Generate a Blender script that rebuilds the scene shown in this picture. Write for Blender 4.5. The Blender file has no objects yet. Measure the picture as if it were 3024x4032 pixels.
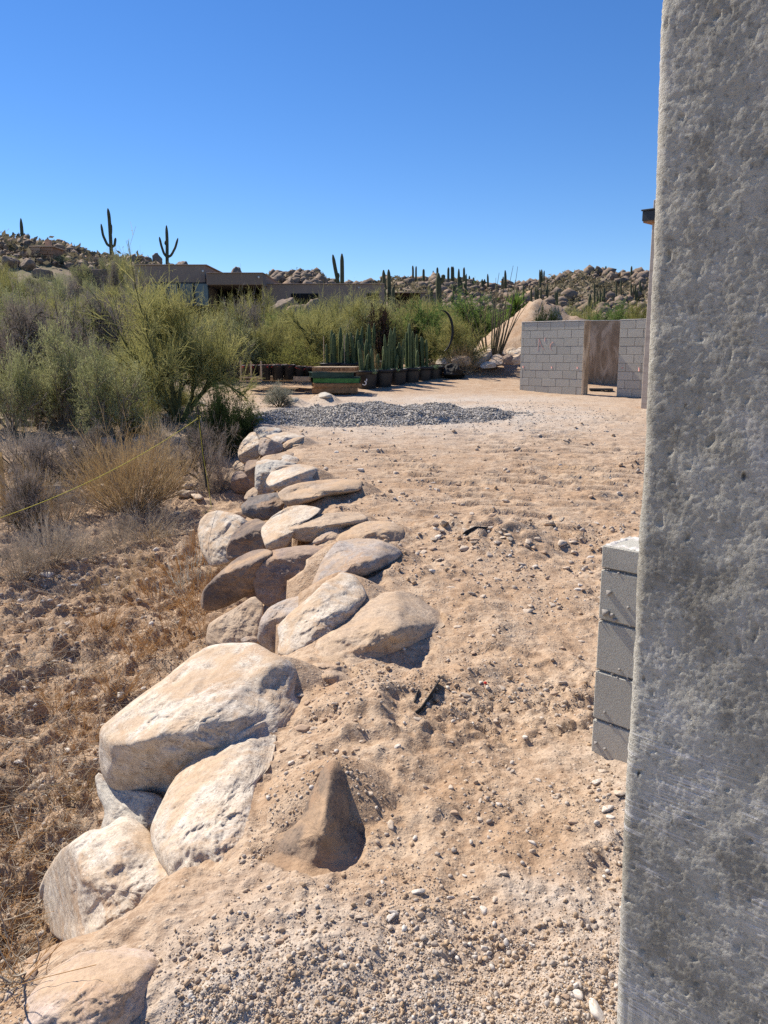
import bpy, bmesh, math, random
import numpy as np
from mathutils import Vector, Matrix
rad = math.radians
SC = bpy.context.scene
COL = SC.collection
random.seed(7)

# ------------------------------------------------------------------ camera, sky, sun, exposure
CAM_Z, PITCH, FPX = 1.55, math.atan(160 / 800), 800.0      # eye height, tilt down, focal length in 768x1024 pixels
cd = bpy.data.cameras.new('camera')
cd.sensor_fit = 'VERTICAL'; cd.sensor_height = 24.0; cd.lens = 24.0 * FPX / 1024.0
cd.clip_start = 0.05; cd.clip_end = 6000
cam = bpy.data.objects.new('camera', cd); COL.objects.link(cam)
cam.location = (0, 0, CAM_Z); cam.rotation_euler = (math.pi / 2 - PITCH, 0, 0)
SC.camera = cam

SUN_AZ, SUN_EL = rad(50), rad(46)                          # azimuth measured left of the view direction
SUNV = Vector((-math.sin(SUN_AZ) * math.cos(SUN_EL), math.cos(SUN_AZ) * math.cos(SUN_EL), math.sin(SUN_EL)))
world = bpy.data.worlds.new('World'); SC.world = world; world.use_nodes = True
wn = world.node_tree
sky = wn.nodes.new('ShaderNodeTexSky'); sky.sky_type = 'NISHITA'; sky.sun_disc = False
sky.sun_elevation = SUN_EL; sky.sun_rotation = -SUN_AZ
sky.altitude = 900; sky.air_density = 1.0; sky.dust_density = 0.0; sky.ozone_density = 6.0
bg = wn.nodes['Background']; bg.inputs['Strength'].default_value = 0.092
hs = wn.nodes.new('ShaderNodeHueSaturation'); hs.inputs['Saturation'].default_value = 1.18; hs.inputs['Hue'].default_value = .507
wn.links.new(sky.outputs[0], hs.inputs['Color']); wn.links.new(hs.outputs[0], bg.inputs['Color'])
sl = bpy.data.lights.new('sun', 'SUN'); sl.energy = 5.0; sl.angle = rad(0.53); sl.color = (1.0, 0.91, 0.78)
sun = bpy.data.objects.new('sun', sl); COL.objects.link(sun)
sun.rotation_euler = SUNV.to_track_quat('Z', 'Y').to_euler(); sun.location = (-20, 20, 30)
SC.view_settings.view_transform = 'Standard'; SC.view_settings.look = 'None'
SC.view_settings.exposure = 0.6; SC.view_settings.gamma = 1.0
SC.view_settings.use_curve_mapping = False
SC.render.engine = 'CYCLES'; SC.cycles.use_denoising = False

# ------------------------------------------------------------------ small tools
SP, CP = math.sin(PITCH), math.cos(PITCH)
def rays(px, py):
    px = np.asarray(px, float); py = np.asarray(py, float)
    a = (px - 384) / FPX; b = (512 - py) / FPX
    return np.stack([a, CP + b * SP, -SP + b * CP], -1)
def P(px, py, Y):
    """world point seen at a 768x1024 pixel, at distance Y in front of the camera"""
    r = rays(px, py); t = Y / r[..., 1]
    return r * t[..., None] + np.array([0, 0, CAM_Z]) if r.ndim > 1 else r * t + np.array([0, 0, CAM_Z])
def zoom(x0, y0, k):                                       # photo crop coordinates -> 768x1024 pixels
    def f(pts):
        a = np.asarray(pts, float)
        return np.stack([(x0 + a[..., 0] * k), (y0 + a[..., 1] * k)], -1) * (768 / 3024)
    return f
ZA = zoom(700, 1600, .7233); ZB = zoom(0, 2200, .7836); ZC = zoom(0, 2800, .9042); ZD = zoom(900, 1650, .3617)
ZE = zoom(700, 2000, .6631); ZF = zoom(900, 980, .6631); ZG = zoom(1800, 780, .6028); ZH = zoom(0, 780, .6631)
ZO = zoom(0, 0, 3024 / 1659); ZL = zoom(0, 1400, .6631); ZP = zoom(900, 1280, .5425); ZW = zoom(1980, 1200, .3496)

_pr = np.random.RandomState(3)
_perm = np.concatenate([_pr.permutation(256)] * 3)
_grad = _pr.normal(size=(256, 3)); _grad /= np.linalg.norm(_grad, axis=1)[:, None]
def perlin(p):
    p = np.asarray(p, float); i = np.floor(p).astype(int); f = p - i; i &= 255
    w = f * f * f * (f * (f * 6 - 15) + 10)
    out = 0
    for dx in (0, 1):
        wx = w[..., 0] if dx else 1 - w[..., 0]
        for dy in (0, 1):
            wy = w[..., 1] if dy else 1 - w[..., 1]
            for dz in (0, 1):
                wz = w[..., 2] if dz else 1 - w[..., 2]
                h = _perm[_perm[_perm[(i[..., 0] + dx) & 255] + ((i[..., 1] + dy) & 255)] + ((i[..., 2] + dz) & 255)]
                g = _grad[h]
                out = out + wx * wy * wz * (g[..., 0] * (f[..., 0] - dx) + g[..., 1] * (f[..., 1] - dy) + g[..., 2] * (f[..., 2] - dz))
    return out * 1.5
def fbm(p, o=4, lac=2.1, gain=.5):
    s = 0; a = 1.0; p = np.asarray(p, float)
    for k in range(o):
        s = s + a * perlin(p + 17.3 * k); p = p * lac; a *= gain
    return s
def sstep(a, b, x):
    t = np.clip((x - a) / (b - a), 0, 1); return t * t * (3 - 2 * t)

def mesh_np(name, V, quads=None, tris=None, smooth=False, mat=None):
    me = bpy.data.meshes.new(name)
    V = np.asarray(V, np.float32).reshape(-1, 3)
    nq = 0 if quads is None else len(quads); nt = 0 if tris is None else len(tris)
    me.vertices.add(len(V)); me.vertices.foreach_set('co', V.ravel())
    li = []; ls = []; tot = 0
    if nq:
        li.append(np.asarray(quads, np.int32).ravel()); ls.append(np.arange(nq, dtype=np.int32) * 4); tot = nq * 4
    if nt:
        li.append(np.asarray(tris, np.int32).ravel()); ls.append(np.arange(nt, dtype=np.int32) * 3 + tot)
    li = np.concatenate(li); ls = np.concatenate(ls)
    me.loops.add(len(li)); me.loops.foreach_set('vertex_index', li)
    me.polygons.add(nq + nt); me.polygons.foreach_set('loop_start', ls)
    me.update(calc_edges=True)
    if smooth: me.polygons.foreach_set('use_smooth', np.ones(nq + nt, bool))
    if mat is not None: me.materials.append(mat)
    return me
def link(name, me, parent=None, loc=None):
    o = bpy.data.objects.new(name, me); COL.objects.link(o)
    if parent is not None: o.parent = parent
    if loc is not None: o.location = loc
    return o
def tag(o, label=None, cat=None, group=None, kind=None):
    if label: o['label'] = label
    if cat: o['category'] = cat
    if group: o['group'] = group
    if kind: o['kind'] = kind
    return o
def thing(name, label, cat, loc, rz=0, group=None):
    o = bpy.data.objects.new(name, None); COL.objects.link(o); o.location = loc; o.rotation_euler = (0, 0, rz)
    o.empty_display_size = .1
    return tag(o, label, cat, group)
def box_me(name, sx, sy, sz, mat, bev=0.0, off=(0, 0, 0), jit=0, seed=0):
    """box with its base centre at the origin (+off)"""
    bm = bmesh.new(); bmesh.ops.create_cube(bm, size=1)
    for v in bm.verts: v.co = Vector((v.co.x * sx + off[0], v.co.y * sy + off[1], (v.co.z + .5) * sz + off[2]))
    if bev: bmesh.ops.bevel(bm, geom=bm.edges[:], offset=bev, segments=1, affect='EDGES')
    if jit:
        r = random.Random(seed)
        for v in bm.verts: v.co += Vector((r.uniform(-jit, jit), r.uniform(-jit, jit), r.uniform(-jit, jit)))
    me = bpy.data.meshes.new(name); bm.to_mesh(me); bm.free(); me.materials.append(mat)
    return me
def lathe_me(name, prof, n, mat, smooth=True):
    a = np.linspace(0, 2 * math.pi, n, endpoint=False); k = len(prof)
    V = np.zeros((k, n, 3))
    for i, (r, z) in enumerate(prof):
        V[i, :, 0] = r * np.cos(a); V[i, :, 1] = r * np.sin(a); V[i, :, 2] = z
    q = [(i * n + j, i * n + (j + 1) % n, (i + 1) * n + (j + 1) % n, (i + 1) * n + j) for i in range(k - 1) for j in range(n)]
    return mesh_np(name, V, quads=q, smooth=smooth, mat=mat)
def tubes(paths, rads, sides=3, closed=True):
    """many tubes at once: paths (n,k,3), rads (n,k) -> verts, quads; sides 2 gives ribbons"""
    paths = np.asarray(paths, float); n, k, _ = paths.shape
    rads = np.broadcast_to(np.asarray(rads, float), (n, k))
    t = paths[:, -1] - paths[:, 0]; t /= np.linalg.norm(t, axis=1)[:, None] + 1e-9
    ref = np.random.RandomState(n + k).normal(size=(n, 3)); a = np.cross(t, ref); a /= np.linalg.norm(a, axis=1)[:, None] + 1e-9
    b = np.cross(t, a)
    ang = np.arange(sides) * 2 * math.pi / sides
    off = a[:, None, :] * np.cos(ang)[None, :, None] + b[:, None, :] * np.sin(ang)[None, :, None]
    V = paths[:, :, None, :] + off[:, None, :, :] * rads[:, :, None, None]
    idx = np.arange(n * k * sides).reshape(n, k, sides)
    nx = np.roll(idx, -1, axis=2)
    Q = np.stack([idx[:, :-1], nx[:, :-1], nx[:, 1:], idx[:, 1:]], -1)
    if sides == 2: Q = Q[:, :, :1]
    return V.reshape(-1, 3), Q.reshape(-1, 4)
class MB:                                                  # collects quads/tris
    def __init__(s): s.V = []; s.Q = []; s.T = []; s.n = 0
    def add(s, V, Q=None, T=None):
        V = np.asarray(V, float).reshape(-1, 3)
        if Q is not None and len(Q): s.Q.append(np.asarray(Q) + s.n)
        if T is not None and len(T): s.T.append(np.asarray(T) + s.n)
        s.V.append(V); s.n += len(V); return s
    def mesh(s, name, mat, smooth=False):
        return mesh_np(name, np.concatenate(s.V), np.concatenate(s.Q) if s.Q else None, np.concatenate(s.T) if s.T else None, smooth, mat)

# ------------------------------------------------------------------ materials
class NT:
    def __init__(s, name, rough=.9, spec=.25):
        s.m = bpy.data.materials.new(name); s.m.use_nodes = True; s.t = s.m.node_tree
        s.b = s.t.nodes['Principled BSDF']; s.b.inputs['Roughness'].default_value = rough
        s.b.inputs['Specular IOR Level'].default_value = spec
    def n(s, typ, **kw):
        nd = s.t.nodes.new('ShaderNode' + typ)
        for k, v in kw.items():
            key = k.replace('_', ' ')
            if k in ('operation', 'blend_type', 'data_type', 'feature', 'distance', 'noise_dimensions', 'attribute_name', 'wave_type', 'bands_direction', 'normalize') and hasattr(nd, k): setattr(nd, k, v); continue
            tgt = nd.inputs[key] if key in nd.inputs else nd.inputs[k]
            if isinstance(v, bpy.types.NodeSocket): s.t.links.new(v, tgt)
            else: tgt.default_value = v
        return nd
    def pos(s, scale=1.0, obj=False):
        if obj: o = s.t.nodes.new('ShaderNodeTexCoord').outputs['Object']
        else: o = s.t.nodes.new('ShaderNodeNewGeometry').outputs['Position']
        if scale == 1.0: return o
        mp = s.t.nodes.new('ShaderNodeMapping'); s.t.links.new(o, mp.inputs[0])
        mp.inputs['Scale'].default_value = scale if hasattr(scale, '__len__') else (scale,) * 3
        return mp.outputs[0]
    def noise(s, vec, scale, detail=4, rough=.55, dist=0):
        return s.n('TexNoise', Vector=vec, Scale=scale, Detail=detail, Roughness=rough, Distortion=dist).outputs['Fac']
    def ramp(s, fac, stops, interp='LINEAR'):
        r = s.t.nodes.new('ShaderNodeValToRGB'); s.t.links.new(fac, r.inputs[0]); e = r.color_ramp
        e.interpolation = interp
        while len(e.elements) < len(stops): e.elements.new(0.5)
        for el, (p, c) in zip(e.elements, stops):
            el.position = p; el.color = (c, c, c, 1) if not hasattr(c, '__len__') else tuple(c) + (1,)
        return r.outputs[0]
    def mix(s, f, a, b, mode='MIX'):
        nd = s.t.nodes.new('ShaderNodeMix'); nd.data_type = 'RGBA'; nd.blend_type = mode
        for sock, v in ((nd.inputs[0], f), (nd.inputs[6], a), (nd.inputs[7], b)):
            if isinstance(v, bpy.types.NodeSocket): s.t.links.new(v, sock)
            elif sock is nd.inputs[0]: sock.default_value = v
            else: sock.default_value = tuple(v) + (1,)
        return nd.outputs[2]
    def math(s, op, a, b=0.0, clamp=False):
        nd = s.t.nodes.new('ShaderNodeMath'); nd.operation = op; nd.use_clamp = clamp
        for sock, v in ((nd.inputs[0], a), (nd.inputs[1], b)):
            if isinstance(v, bpy.types.NodeSocket): s.t.links.new(v, sock)
            else: sock.default_value = v
        return nd.outputs[0]
    def attr(s, name):
        a = s.t.nodes.new('ShaderNodeAttribute'); a.attribute_name = name; return a
    def bump(s, h, strength=.5, dist=.02, chain=None):
        nd = s.n('Bump', Height=h, Strength=strength, Distance=dist)
        if chain is not None: s.t.links.new(chain, nd.inputs['Normal'])
        return nd.outputs[0]
    def done(s, col=None, nrm=None, rough=None):
        if col is not None:
            if isinstance(col, bpy.types.NodeSocket): s.t.links.new(col, s.b.inputs['Base Color'])
            else: s.b.inputs['Base Color'].default_value = tuple(col) + (1,)
        if nrm is not None: s.t.links.new(nrm, s.b.inputs['Normal'])
        if rough is not None: s.t.links.new(rough, s.b.inputs['Roughness'])
        return s.m

def plain(name, col, rough=.8, var=.15, scale=20, spec=.25, bump=0, obj=True, bscale=60):
    N = NT(name, rough, spec); p = N.pos(obj=obj)
    f = N.noise(p, scale, 5)
    c = N.mix(N.ramp(f, [(.3, 0), (.7, 1)]), [v * (1 - var) for v in col], [min(1, v * (1 + var)) for v in col])
    nr = N.bump(N.noise(p, bscale, 4), bump, .01) if bump else None
    return N.done(c, nr)

def make_dirt():
    N = NT('dirt', .95, .12); p = N.pos()
    big = N.noise(p, .55, 5, .6); mid = N.noise(p, 3.5, 6, .62); fine = N.noise(p, 26, 6, .66); grit = N.noise(p, 120, 3, .6)
    c = N.mix(N.ramp(big, [(.36, 0), (.62, 1)]), (.445, .32, .215), (.395, .265, .165))
    c = N.mix(N.ramp(mid, [(.38, 0), (.68, 1)]), c, (.52, .405, .295))
    c = N.mix(N.math('MULTIPLY', N.ramp(fine, [(.42, 1), (.52, 0)]), .55), c, (.25, .158, .098))
    z = N.attr('zone')
    sep = N.n('SeparateColor', Color=z.outputs['Color'])
    grey = N.mix(N.ramp(fine, [(.35, 0), (.65, 1)]), (.42, .37, .315), (.60, .55, .49))
    c = N.mix(sep.outputs[0], c, grey)
    soil = N.mix(N.ramp(mid, [(.35, 0), (.65, 1)]), (.22, .14, .085), (.42, .30, .20))
    c = N.mix(sep.outputs[1], c, soil)
    hillc = N.mix(N.ramp(N.noise(p, .35, 6, .7), [(.40, 0), (.60, 1)]), (.27, .21, .15), (.15, .145, .085))
    c = N.mix(sep.outputs[2], c, hillc)
    vo = N.n('TexVoronoi', Vector=p, Scale=55.0, Randomness=1.0)
    peb = N.ramp(vo.outputs['Distance'], [(.12, 1), (.42, 0)])
    sel = N.ramp(N.n('SeparateColor', Color=vo.outputs['Color']).outputs[0], [(.66, 0), (.72, 1)])
    pcol = N.mix(N.n('SeparateColor', Color=vo.outputs['Color']).outputs[1], (.25, .18, .14), (.62, .54, .45))
    pm = N.math('MULTIPLY', N.math('MULTIPLY', peb, sel), .8)
    c = N.mix(pm, c, pcol)
    c = N.mix(N.math('MULTIPLY', N.ramp(grit, [(.35, 1), (.5, 0)]), .25), c, (.20, .13, .085))
    h = N.math('ADD', N.math('MULTIPLY', mid, .6), N.math('MULTIPLY', fine, .55))
    h = N.math('ADD', h, N.math('MULTIPLY', pm, .25)); h = N.math('ADD', h, N.math('MULTIPLY', grit, .16))
    return N.done(c, N.bump(h, .9, .026))
M = {}
M['dirt'] = make_dirt()

def make_rock(name, ca, cb, dark, dust=.5, darkamt=.3, dustcol=(.44, .31, .20), sc=1.0, strata=1.0, bd=1.0):
    N = NT(name, .88, .2); p = N.pos(obj=True)
    rnd = N.t.nodes.new('ShaderNodeObjectInfo').outputs['Random']
    va = N.t.nodes.new('ShaderNodeVectorMath'); va.operation = 'ADD'
    cmb = N.n('CombineXYZ', X=N.math('MULTIPLY', rnd, 31.0), Y=N.math('MULTIPLY', rnd, 17.0), Z=rnd).outputs[0]
    N.t.links.new(p, va.inputs[0]); N.t.links.new(cmb, va.inputs[1]); p = va.outputs[0]
    mp = N.t.nodes.new('ShaderNodeMapping'); N.t.links.new(p, mp.inputs[0])
    mp.inputs['Rotation'].default_value = (.5, .7, .3); mp.inputs['Scale'].default_value = (1, 1, 4.0)
    lay = N.noise(mp.outputs[0], 3.2 * sc, 8, .65, .6)
    blot = N.noise(p, 2.6 * sc, 7, .64, .3); fine = N.noise(p, 22 * sc, 8, .72); grit = N.noise(p, 95 * sc, 4, .7)
    c = N.mix(N.ramp(lay, [(.35, 0), (.65, 1)]), ca, cb)
    c = N.mix(N.math('MULTIPLY', N.ramp(blot, [(.50, 0), (.60, 1)]), darkamt), c, dark)
    c = N.mix(N.math('MULTIPLY', N.ramp(fine, [(.40, 1), (.50, 0)]), .42), c, dark)
    c = N.mix(N.math('MULTIPLY', N.ramp(fine, [(.56, 0), (.66, 1)]), .4), c, [min(.8, v * 1.3) for v in ca])
    st = N.noise(mp.outputs[0], 1.7 * sc, 6, .68, 1.0)
    c = N.mix(N.math('MULTIPLY', N.ramp(st, [(.53, 0), (.60, 1)]), .62), c, [v * f for v, f in zip(dustcol, (.86, .78, .72))])
    gp = N.noise(p, 3.6 * sc, 8, .7, .8)
    c = N.mix(N.math('MULTIPLY', N.ramp(gp, [(.58, 0), (.66, 1)]), .55), c, [.32 * v + .68 * d for v, d in zip(ca, dark)])
    vo = N.n('TexVoronoi', Vector=p, Scale=150.0 * sc, Randomness=1.0)
    spk = N.n('SeparateColor', Color=vo.outputs['Color']).outputs[0]
    c = N.mix(N.math('MULTIPLY', N.ramp(spk, [(.0, 1), (.14, 0)]), .55), c, [v * .5 for v in dark])
    c = N.mix(N.math('MULTIPLY', N.ramp(spk, [(.88, 0), (1, 1)]), .45), c, [min(.85, v * 1.45) for v in ca])
    g = N.t.nodes.new('ShaderNodeNewGeometry'); nz = N.n('SeparateXYZ', Vector=g.outputs['Normal']).outputs[2]
    dn = N.noise(p, 5 * sc, 6, .6, .4)
    dm = N.math('MULTIPLY', N.ramp(dn, [(.46, 0), (.58, 1)]), N.ramp(nz, [(-.1, .25), (.75, 1)]))
    dm = N.math('MULTIPLY', dm, dust)
    c = N.mix(dm, c, N.mix(N.noise(p, 40 * sc, 3), [v * .8 for v in dustcol], [v * 1.2 for v in dustcol]))
    nr = N.bump(lay, .5 * strata, .03 * bd)
    cr = N.t.nodes.new('ShaderNodeTexNoise'); N.t.links.new(mp.outputs[0], cr.inputs['Vector'])
    cr.inputs['Scale'].default_value = 6 * sc; cr.inputs['Detail'].default_value = 6; cr.inputs['Roughness'].default_value = .6
    ridge = N.ramp(cr.outputs['Fac'], [(.46, 1), (.495, 0), (.53, 1)])
    nr = N.bump(ridge, .12 * strata, .008 * bd, nr)
    h = N.math('ADD', N.math('MULTIPLY', fine, .8), N.math('MULTIPLY', grit, .35))
    nr = N.bump(h, .55, .013 * bd, nr)
    return N.done(c, nr)
DUST = (.47, .335, .215)
M['rk_white'] = make_rock('rock_white', (.61, .55, .47), (.51, .415, .31), (.24, .19, .155), .7, .25, DUST)
M['rk_tan'] = make_rock('rock_tan', (.52, .41, .30), (.44, .33, .23), (.24, .18, .14), .5, .3, DUST)
M['rk_grey'] = make_rock('rock_grey', (.42, .38, .345), (.36, .29, .24), (.16, .13, .12), .5, .45, DUST)
M['rk_dark'] = make_rock('rock_dark', (.22, .17, .14), (.31, .225, .165), (.08, .068, .068), .38, .6, DUST)
M['rk_black'] = make_rock('rock_black', (.17, .155, .15), (.22, .2, .185), (.07, .065, .065), .15, .5, DUST)
M['rk_purple'] = make_rock('rock_purple', (.33, .255, .215), (.24, .175, .145), (.12, .095, .095), .35, .5, DUST)
M['rk_pale'] = make_rock('rock_pale', (.53, .50, .44), (.46, .42, .36), (.26, .25, .24), .25, .2, DUST)
M['rk_dusty'] = make_rock('rock_dusty', (.46, .36, .27), (.42, .31, .21), (.25, .18, .13), .9, .2, DUST)
M['rk_pink'] = make_rock('rock_pink', (.54, .44, .38), (.49, .39, .31), (.29, .23, .2), .7, .2, DUST)
M['rk_hill'] = make_rock('rock_hill', (.27, .205, .16), (.19, .145, .115), (.10, .085, .08), .15, .5, DUST, .35)
M['rk_far'] = make_rock('rock_far', (.27, .21, .165), (.15, .115, .09), (.06, .05, .042), .1, .5, DUST, .3)
M['rk_stone'] = make_rock('rock_stone', (.62, .54, .45), (.52, .43, .34), (.26, .21, .17), .4, .2, DUST, 1.2, .5, .08)
M['rk_stone2'] = make_rock('rock_stone_brown', (.50, .37, .27), (.44, .32, .23), (.2, .15, .12), .5, .2, DUST, 1.2, .5, .08)
M['rk_stone3'] = make_rock('rock_stone_white', (.70, .66, .60), (.58, .53, .46), (.36, .32, .28), .25, .15, DUST, 1.2, .5, .08)

def make_stucco():
    N = NT('stucco', .9, .2); p = N.pos()
    a = N.noise(p, 2.4, 7, .66, .5); b = N.noise(N.pos((1, 1, .6)), 9, 7, .64, .5); f = N.noise(p, 95, 6, .7); g = N.noise(p, 260, 4, .7)
    c = N.mix(N.ramp(a, [(.36, 0), (.62, 1)]), (.30, .282, .235), (.50, .482, .42))
    c = N.mix(N.math('MULTIPLY', N.ramp(b, [(.53, 0), (.63, 1)]), .65), c, (.20, .187, .155))
    c = N.mix(N.math('MULTIPLY', N.ramp(b, [(.32, 1), (.44, 0)]), .45), c, (.58, .565, .54))
    c = N.mix(N.math('MULTIPLY', N.ramp(f, [(.36, 1), (.46, 0)]), .55), c, (.13, .122, .108))
    c = N.mix(N.math('MULTIPLY', N.ramp(f, [(.56, 0), (.64, 1)]), .35), c, (.62, .61, .59))
    h = N.math('ADD', N.math('MULTIPLY', f, .9), N.math('MULTIPLY', g, .5))
    mp = N.t.nodes.new('ShaderNodeMapping'); N.t.links.new(p, mp.inputs[0]); mp.inputs['Rotation'].default_value = (.25, .1, .0); mp.inputs['Scale'].default_value = (9, 9, 230)
    wz = N.noise(mp.outputs[0], 1.0, 3, .6)
    sep = N.n('SeparateXYZ', Vector=p).outputs[2]
    sm = N.math('MULTIPLY', N.ramp(N.noise(p, 5, 3, .5), [(.47, 0), (.56, 1)]), N.ramp(sep, [(.9, 1), (1.35, .15)]))
    h = N.math('ADD', h, N.math('MULTIPLY', N.math('MULTIPLY', wz, sm), .8))
    c = N.mix(N.math('MULTIPLY', N.math('MULTIPLY', N.ramp(wz, [(.52, 0), (.60, 1)]), sm), .7), c, (.68, .67, .66))
    vo = N.n('TexVoronoi', Vector=N.pos((1, 1, .45)), Scale=42.0, Randomness=1.0)
    pit = N.ramp(vo.outputs['Distance'], [(.05, 1), (.16, 0)]); ps = N.ramp(N.n('SeparateColor', Color=vo.outputs['Color']).outputs[0], [(.80, 0), (.86, 1)])
    pm = N.math('MULTIPLY', pit, ps); c = N.mix(pm, c, (.07, .066, .06)); h = N.math('SUBTRACT', h, N.math('MULTIPLY', pm, 1.2))
    return N.done(c, N.bump(h, 1.0, .0045))
M['stucco'] = make_stucco()
def make_block(name, ca, cb):
    N = NT(name, .93, .15); p = N.pos(); po = N.pos(obj=True)
    rnd = N.t.nodes.new('ShaderNodeObjectInfo').outputs['Random']
    c = N.mix(N.noise(p, 1.5, 4), ca, cb)
    c = N.mix(N.math('MULTIPLY', rnd, .35), c, [v * .72 for v in ca])
    c = N.mix(N.math('MULTIPLY', N.ramp(N.noise(p, 140, 4, .7), [(.36, 1), (.46, 0)]), .5), c, [v * .5 for v in ca])
    c = N.mix(N.math('MULTIPLY', N.ramp(N.noise(p, 5, 5, .7), [(.60, 0), (.7, 1)]), .5), c, [v * .62 for v in ca])
    h = N.math('ADD', N.noise(p, 160, 4, .7), N.math('MULTIPLY', N.noise(p, 18, 5, .6), .8))
    return N.done(c, N.bump(h, .8, .006))
M['block'] = make_block('concrete_block', (.47, .455, .395), (.54, .52, .455))
M['mortar'] = plain('mortar', (.29, .27, .25), .95, .2, 30, .15, .6)
M['grout'] = plain('grout', (.58, .55, .51), .95, .2, 14, .15, .8)
def make_stain():
    N = NT('stained_plaster', .95, .12); p = N.pos((3.2, 3.2, .8))
    a = N.noise(p, 1.0, 6, .65, 1.2); b = N.noise(N.pos(), 5, 6, .65, .6)
    c = N.mix(N.ramp(a, [(.42, 0), (.52, 1)]), (.56, .45, .33), (.30, .22, .145))
    c = N.mix(N.math('MULTIPLY', N.ramp(b, [(.45, 0), (.6, 1)]), .5), c, (.44, .34, .235))
    return N.done(c, N.bump(b, .5, .02))
M['stain'] = make_stain()
M['pink'] = plain('marking_paint', (.66, .36, .32), .8, .2, 40)
M['house'] = plain('house_stucco', (.31, .23, .185), .95, .06, 3, .1, .3, bscale=30)
M['house2'] = plain('house_stucco_dark', (.26, .19, .15), .95, .06, 3, .1)
M['steel'] = plain('dark_steel', (.035, .04, .045), .5, .2, 5, .4)
M['soffit'] = plain('wood_soffit', (.30, .17, .09), .7, .2, 8)
def make_board():
    N = NT('board_formed_wall', .9, .15); p = N.pos((1.5, 1.5, 7))
    a = N.noise(p, 1.0, 4, .5, .8)
    return N.done(N.ramp(a, [(.3, (.40, .33, .27)), (.5, (.50, .43, .36)), (.7, (.36, .30, .25))]), None)
M['board'] = make_board()
N_ = NT('window_glass', .05, .6); M['glass'] = N_.done((.10, .125, .14)); N_.b.inputs['Roughness'].default_value = .12
M['frame'] = plain('dark_frame', (.03, .03, .03), .5)
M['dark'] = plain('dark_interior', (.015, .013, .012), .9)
M['whitef'] = plain('white_fitting', (.75, .72, .66), .5)
M['fstone'] = plain('facing_stone', (.34, .20, .13), .95, .35, 2.0, .1, .5)
M['fstone2'] = plain('facing_stone_pale', (.44, .30, .21), .95, .3, 2.0, .1, .5)
M['pot'] = plain('black_plastic', (.018, .018, .019), .45, .2, 12, .4)
M['potsoil'] = plain('pot_soil', (.12, .08, .055), .95, .3, 40)
M['fabric'] = plain('black_fabric', (.035, .033, .031), .85, .5, 30, .2, .5)
M['fabric2'] = make_rock('dusty_fabric', (.26, .19, .135), (.20, .15, .115), (.06, .055, .052), .95, .55, (.42, .29, .185))
M['rope'] = plain('yellow_rope', (.55, .48, .06), .7, .15, 60)
M['stake'] = plain('steel_stake', (.03, .03, .025), .7)
M['wood'] = plain('pallet_wood', (.30, .17, .085), .85, .3, 15, .2, .4)
M['woodp'] = plain('pale_wood', (.50, .38, .25), .85, .25, 15, .2, .4)
M['wgreen'] = plain('green_painted_wood', (.055, .17, .045), .7, .25, 12)
M['wteal'] = plain('dark_green_painted_wood', (.028, .06, .048), .7, .25, 12)
M['ink'] = plain('dark_print', (.05, .03, .02), .8)
M['paintw'] = plain('white_paint', (.78, .78, .76), .7)
M['hose'] = plain('black_hose', (.02, .02, .02), .5)
M['litter'] = plain('red_plastic', (.6, .03, .02), .5)

def leafmat(name, ca, cb, trans=.35, scale=3.0):
    m = bpy.data.materials.new(name); m.use_nodes = True; t = m.node_tree
    for nd in list(t.nodes): t.nodes.remove(nd)
    out = t.nodes.new('ShaderNodeOutputMaterial'); mx = t.nodes.new('ShaderNodeMixShader')
    d = t.nodes.new('ShaderNodeBsdfDiffuse'); tr = t.nodes.new('ShaderNodeBsdfTranslucent')
    g = t.nodes.new('ShaderNodeNewGeometry'); nz = t.nodes.new('ShaderNodeTexNoise'); nz.inputs['Scale'].default_value = scale
    nz.inputs['Detail'].default_value = 6; nz.inputs['Roughness'].default_value = .7
    t.links.new(g.outputs['Position'], nz.inputs['Vector'])
    r = t.nodes.new('ShaderNodeValToRGB'); r.color_ramp.elements[0].position = .35; r.color_ramp.elements[1].position = .65
    r.color_ramp.elements[0].color = tuple(ca) + (1,); r.color_ramp.elements[1].color = tuple(cb) + (1,)
    t.links.new(nz.outputs['Fac'], r.inputs[0]); t.links.new(r.outputs[0], d.inputs[0]); t.links.new(r.outputs[0], tr.inputs[0])
    mx.inputs[0].default_value = trans
    t.links.new(d.outputs[0], mx.inputs[1]); t.links.new(tr.outputs[0], mx.inputs[2]); t.links.new(mx.outputs[0], out.inputs[0])
    return m
M['pv'] = leafmat('palo_verde_twig', (.29, .285, .095), (.48, .44, .18))
M['cr'] = leafmat('creosote_leaf', (.24, .26, .11), (.44, .43, .23))
M['me'] = leafmat('mesquite_leaf', (.10, .17, .045), (.23, .30, .095))
M['yl'] = leafmat('bursage_leaf', (.23, .235, .07), (.38, .37, .12))
M['dkl'] = leafmat('dark_leaf', (.028, .05, .018), (.075, .105, .038))
M['gry'] = leafmat('grey_twig', (.20, .165, .14), (.40, .34, .285), .2)
M['sage'] = leafmat('sage_leaf', (.26, .27, .21), (.40, .39, .31))
M['silver'] = leafmat('silver_leaf', (.36, .40, .36), (.55, .58, .54))
M['dry'] = leafmat('dry_twig', (.36, .25, .125), (.55, .41, .22), .25)
M['dryo'] = leafmat('dry_orange_twig', (.36, .20, .085), (.56, .35, .16), .25)
M['dryg'] = leafmat('dry_grey_twig', (.33, .275, .215), (.56, .49, .39), .2)
M['chol'] = leafmat('cholla_joint', (.05, .03, .028), (.11, .07, .05), .1)
M['red'] = leafmat('red_flower', (.38, .05, .05), (.62, .16, .13), .3)
M['agave'] = leafmat('agave_leaf', (.19, .26, .13), (.34, .41, .24), .2)
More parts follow.
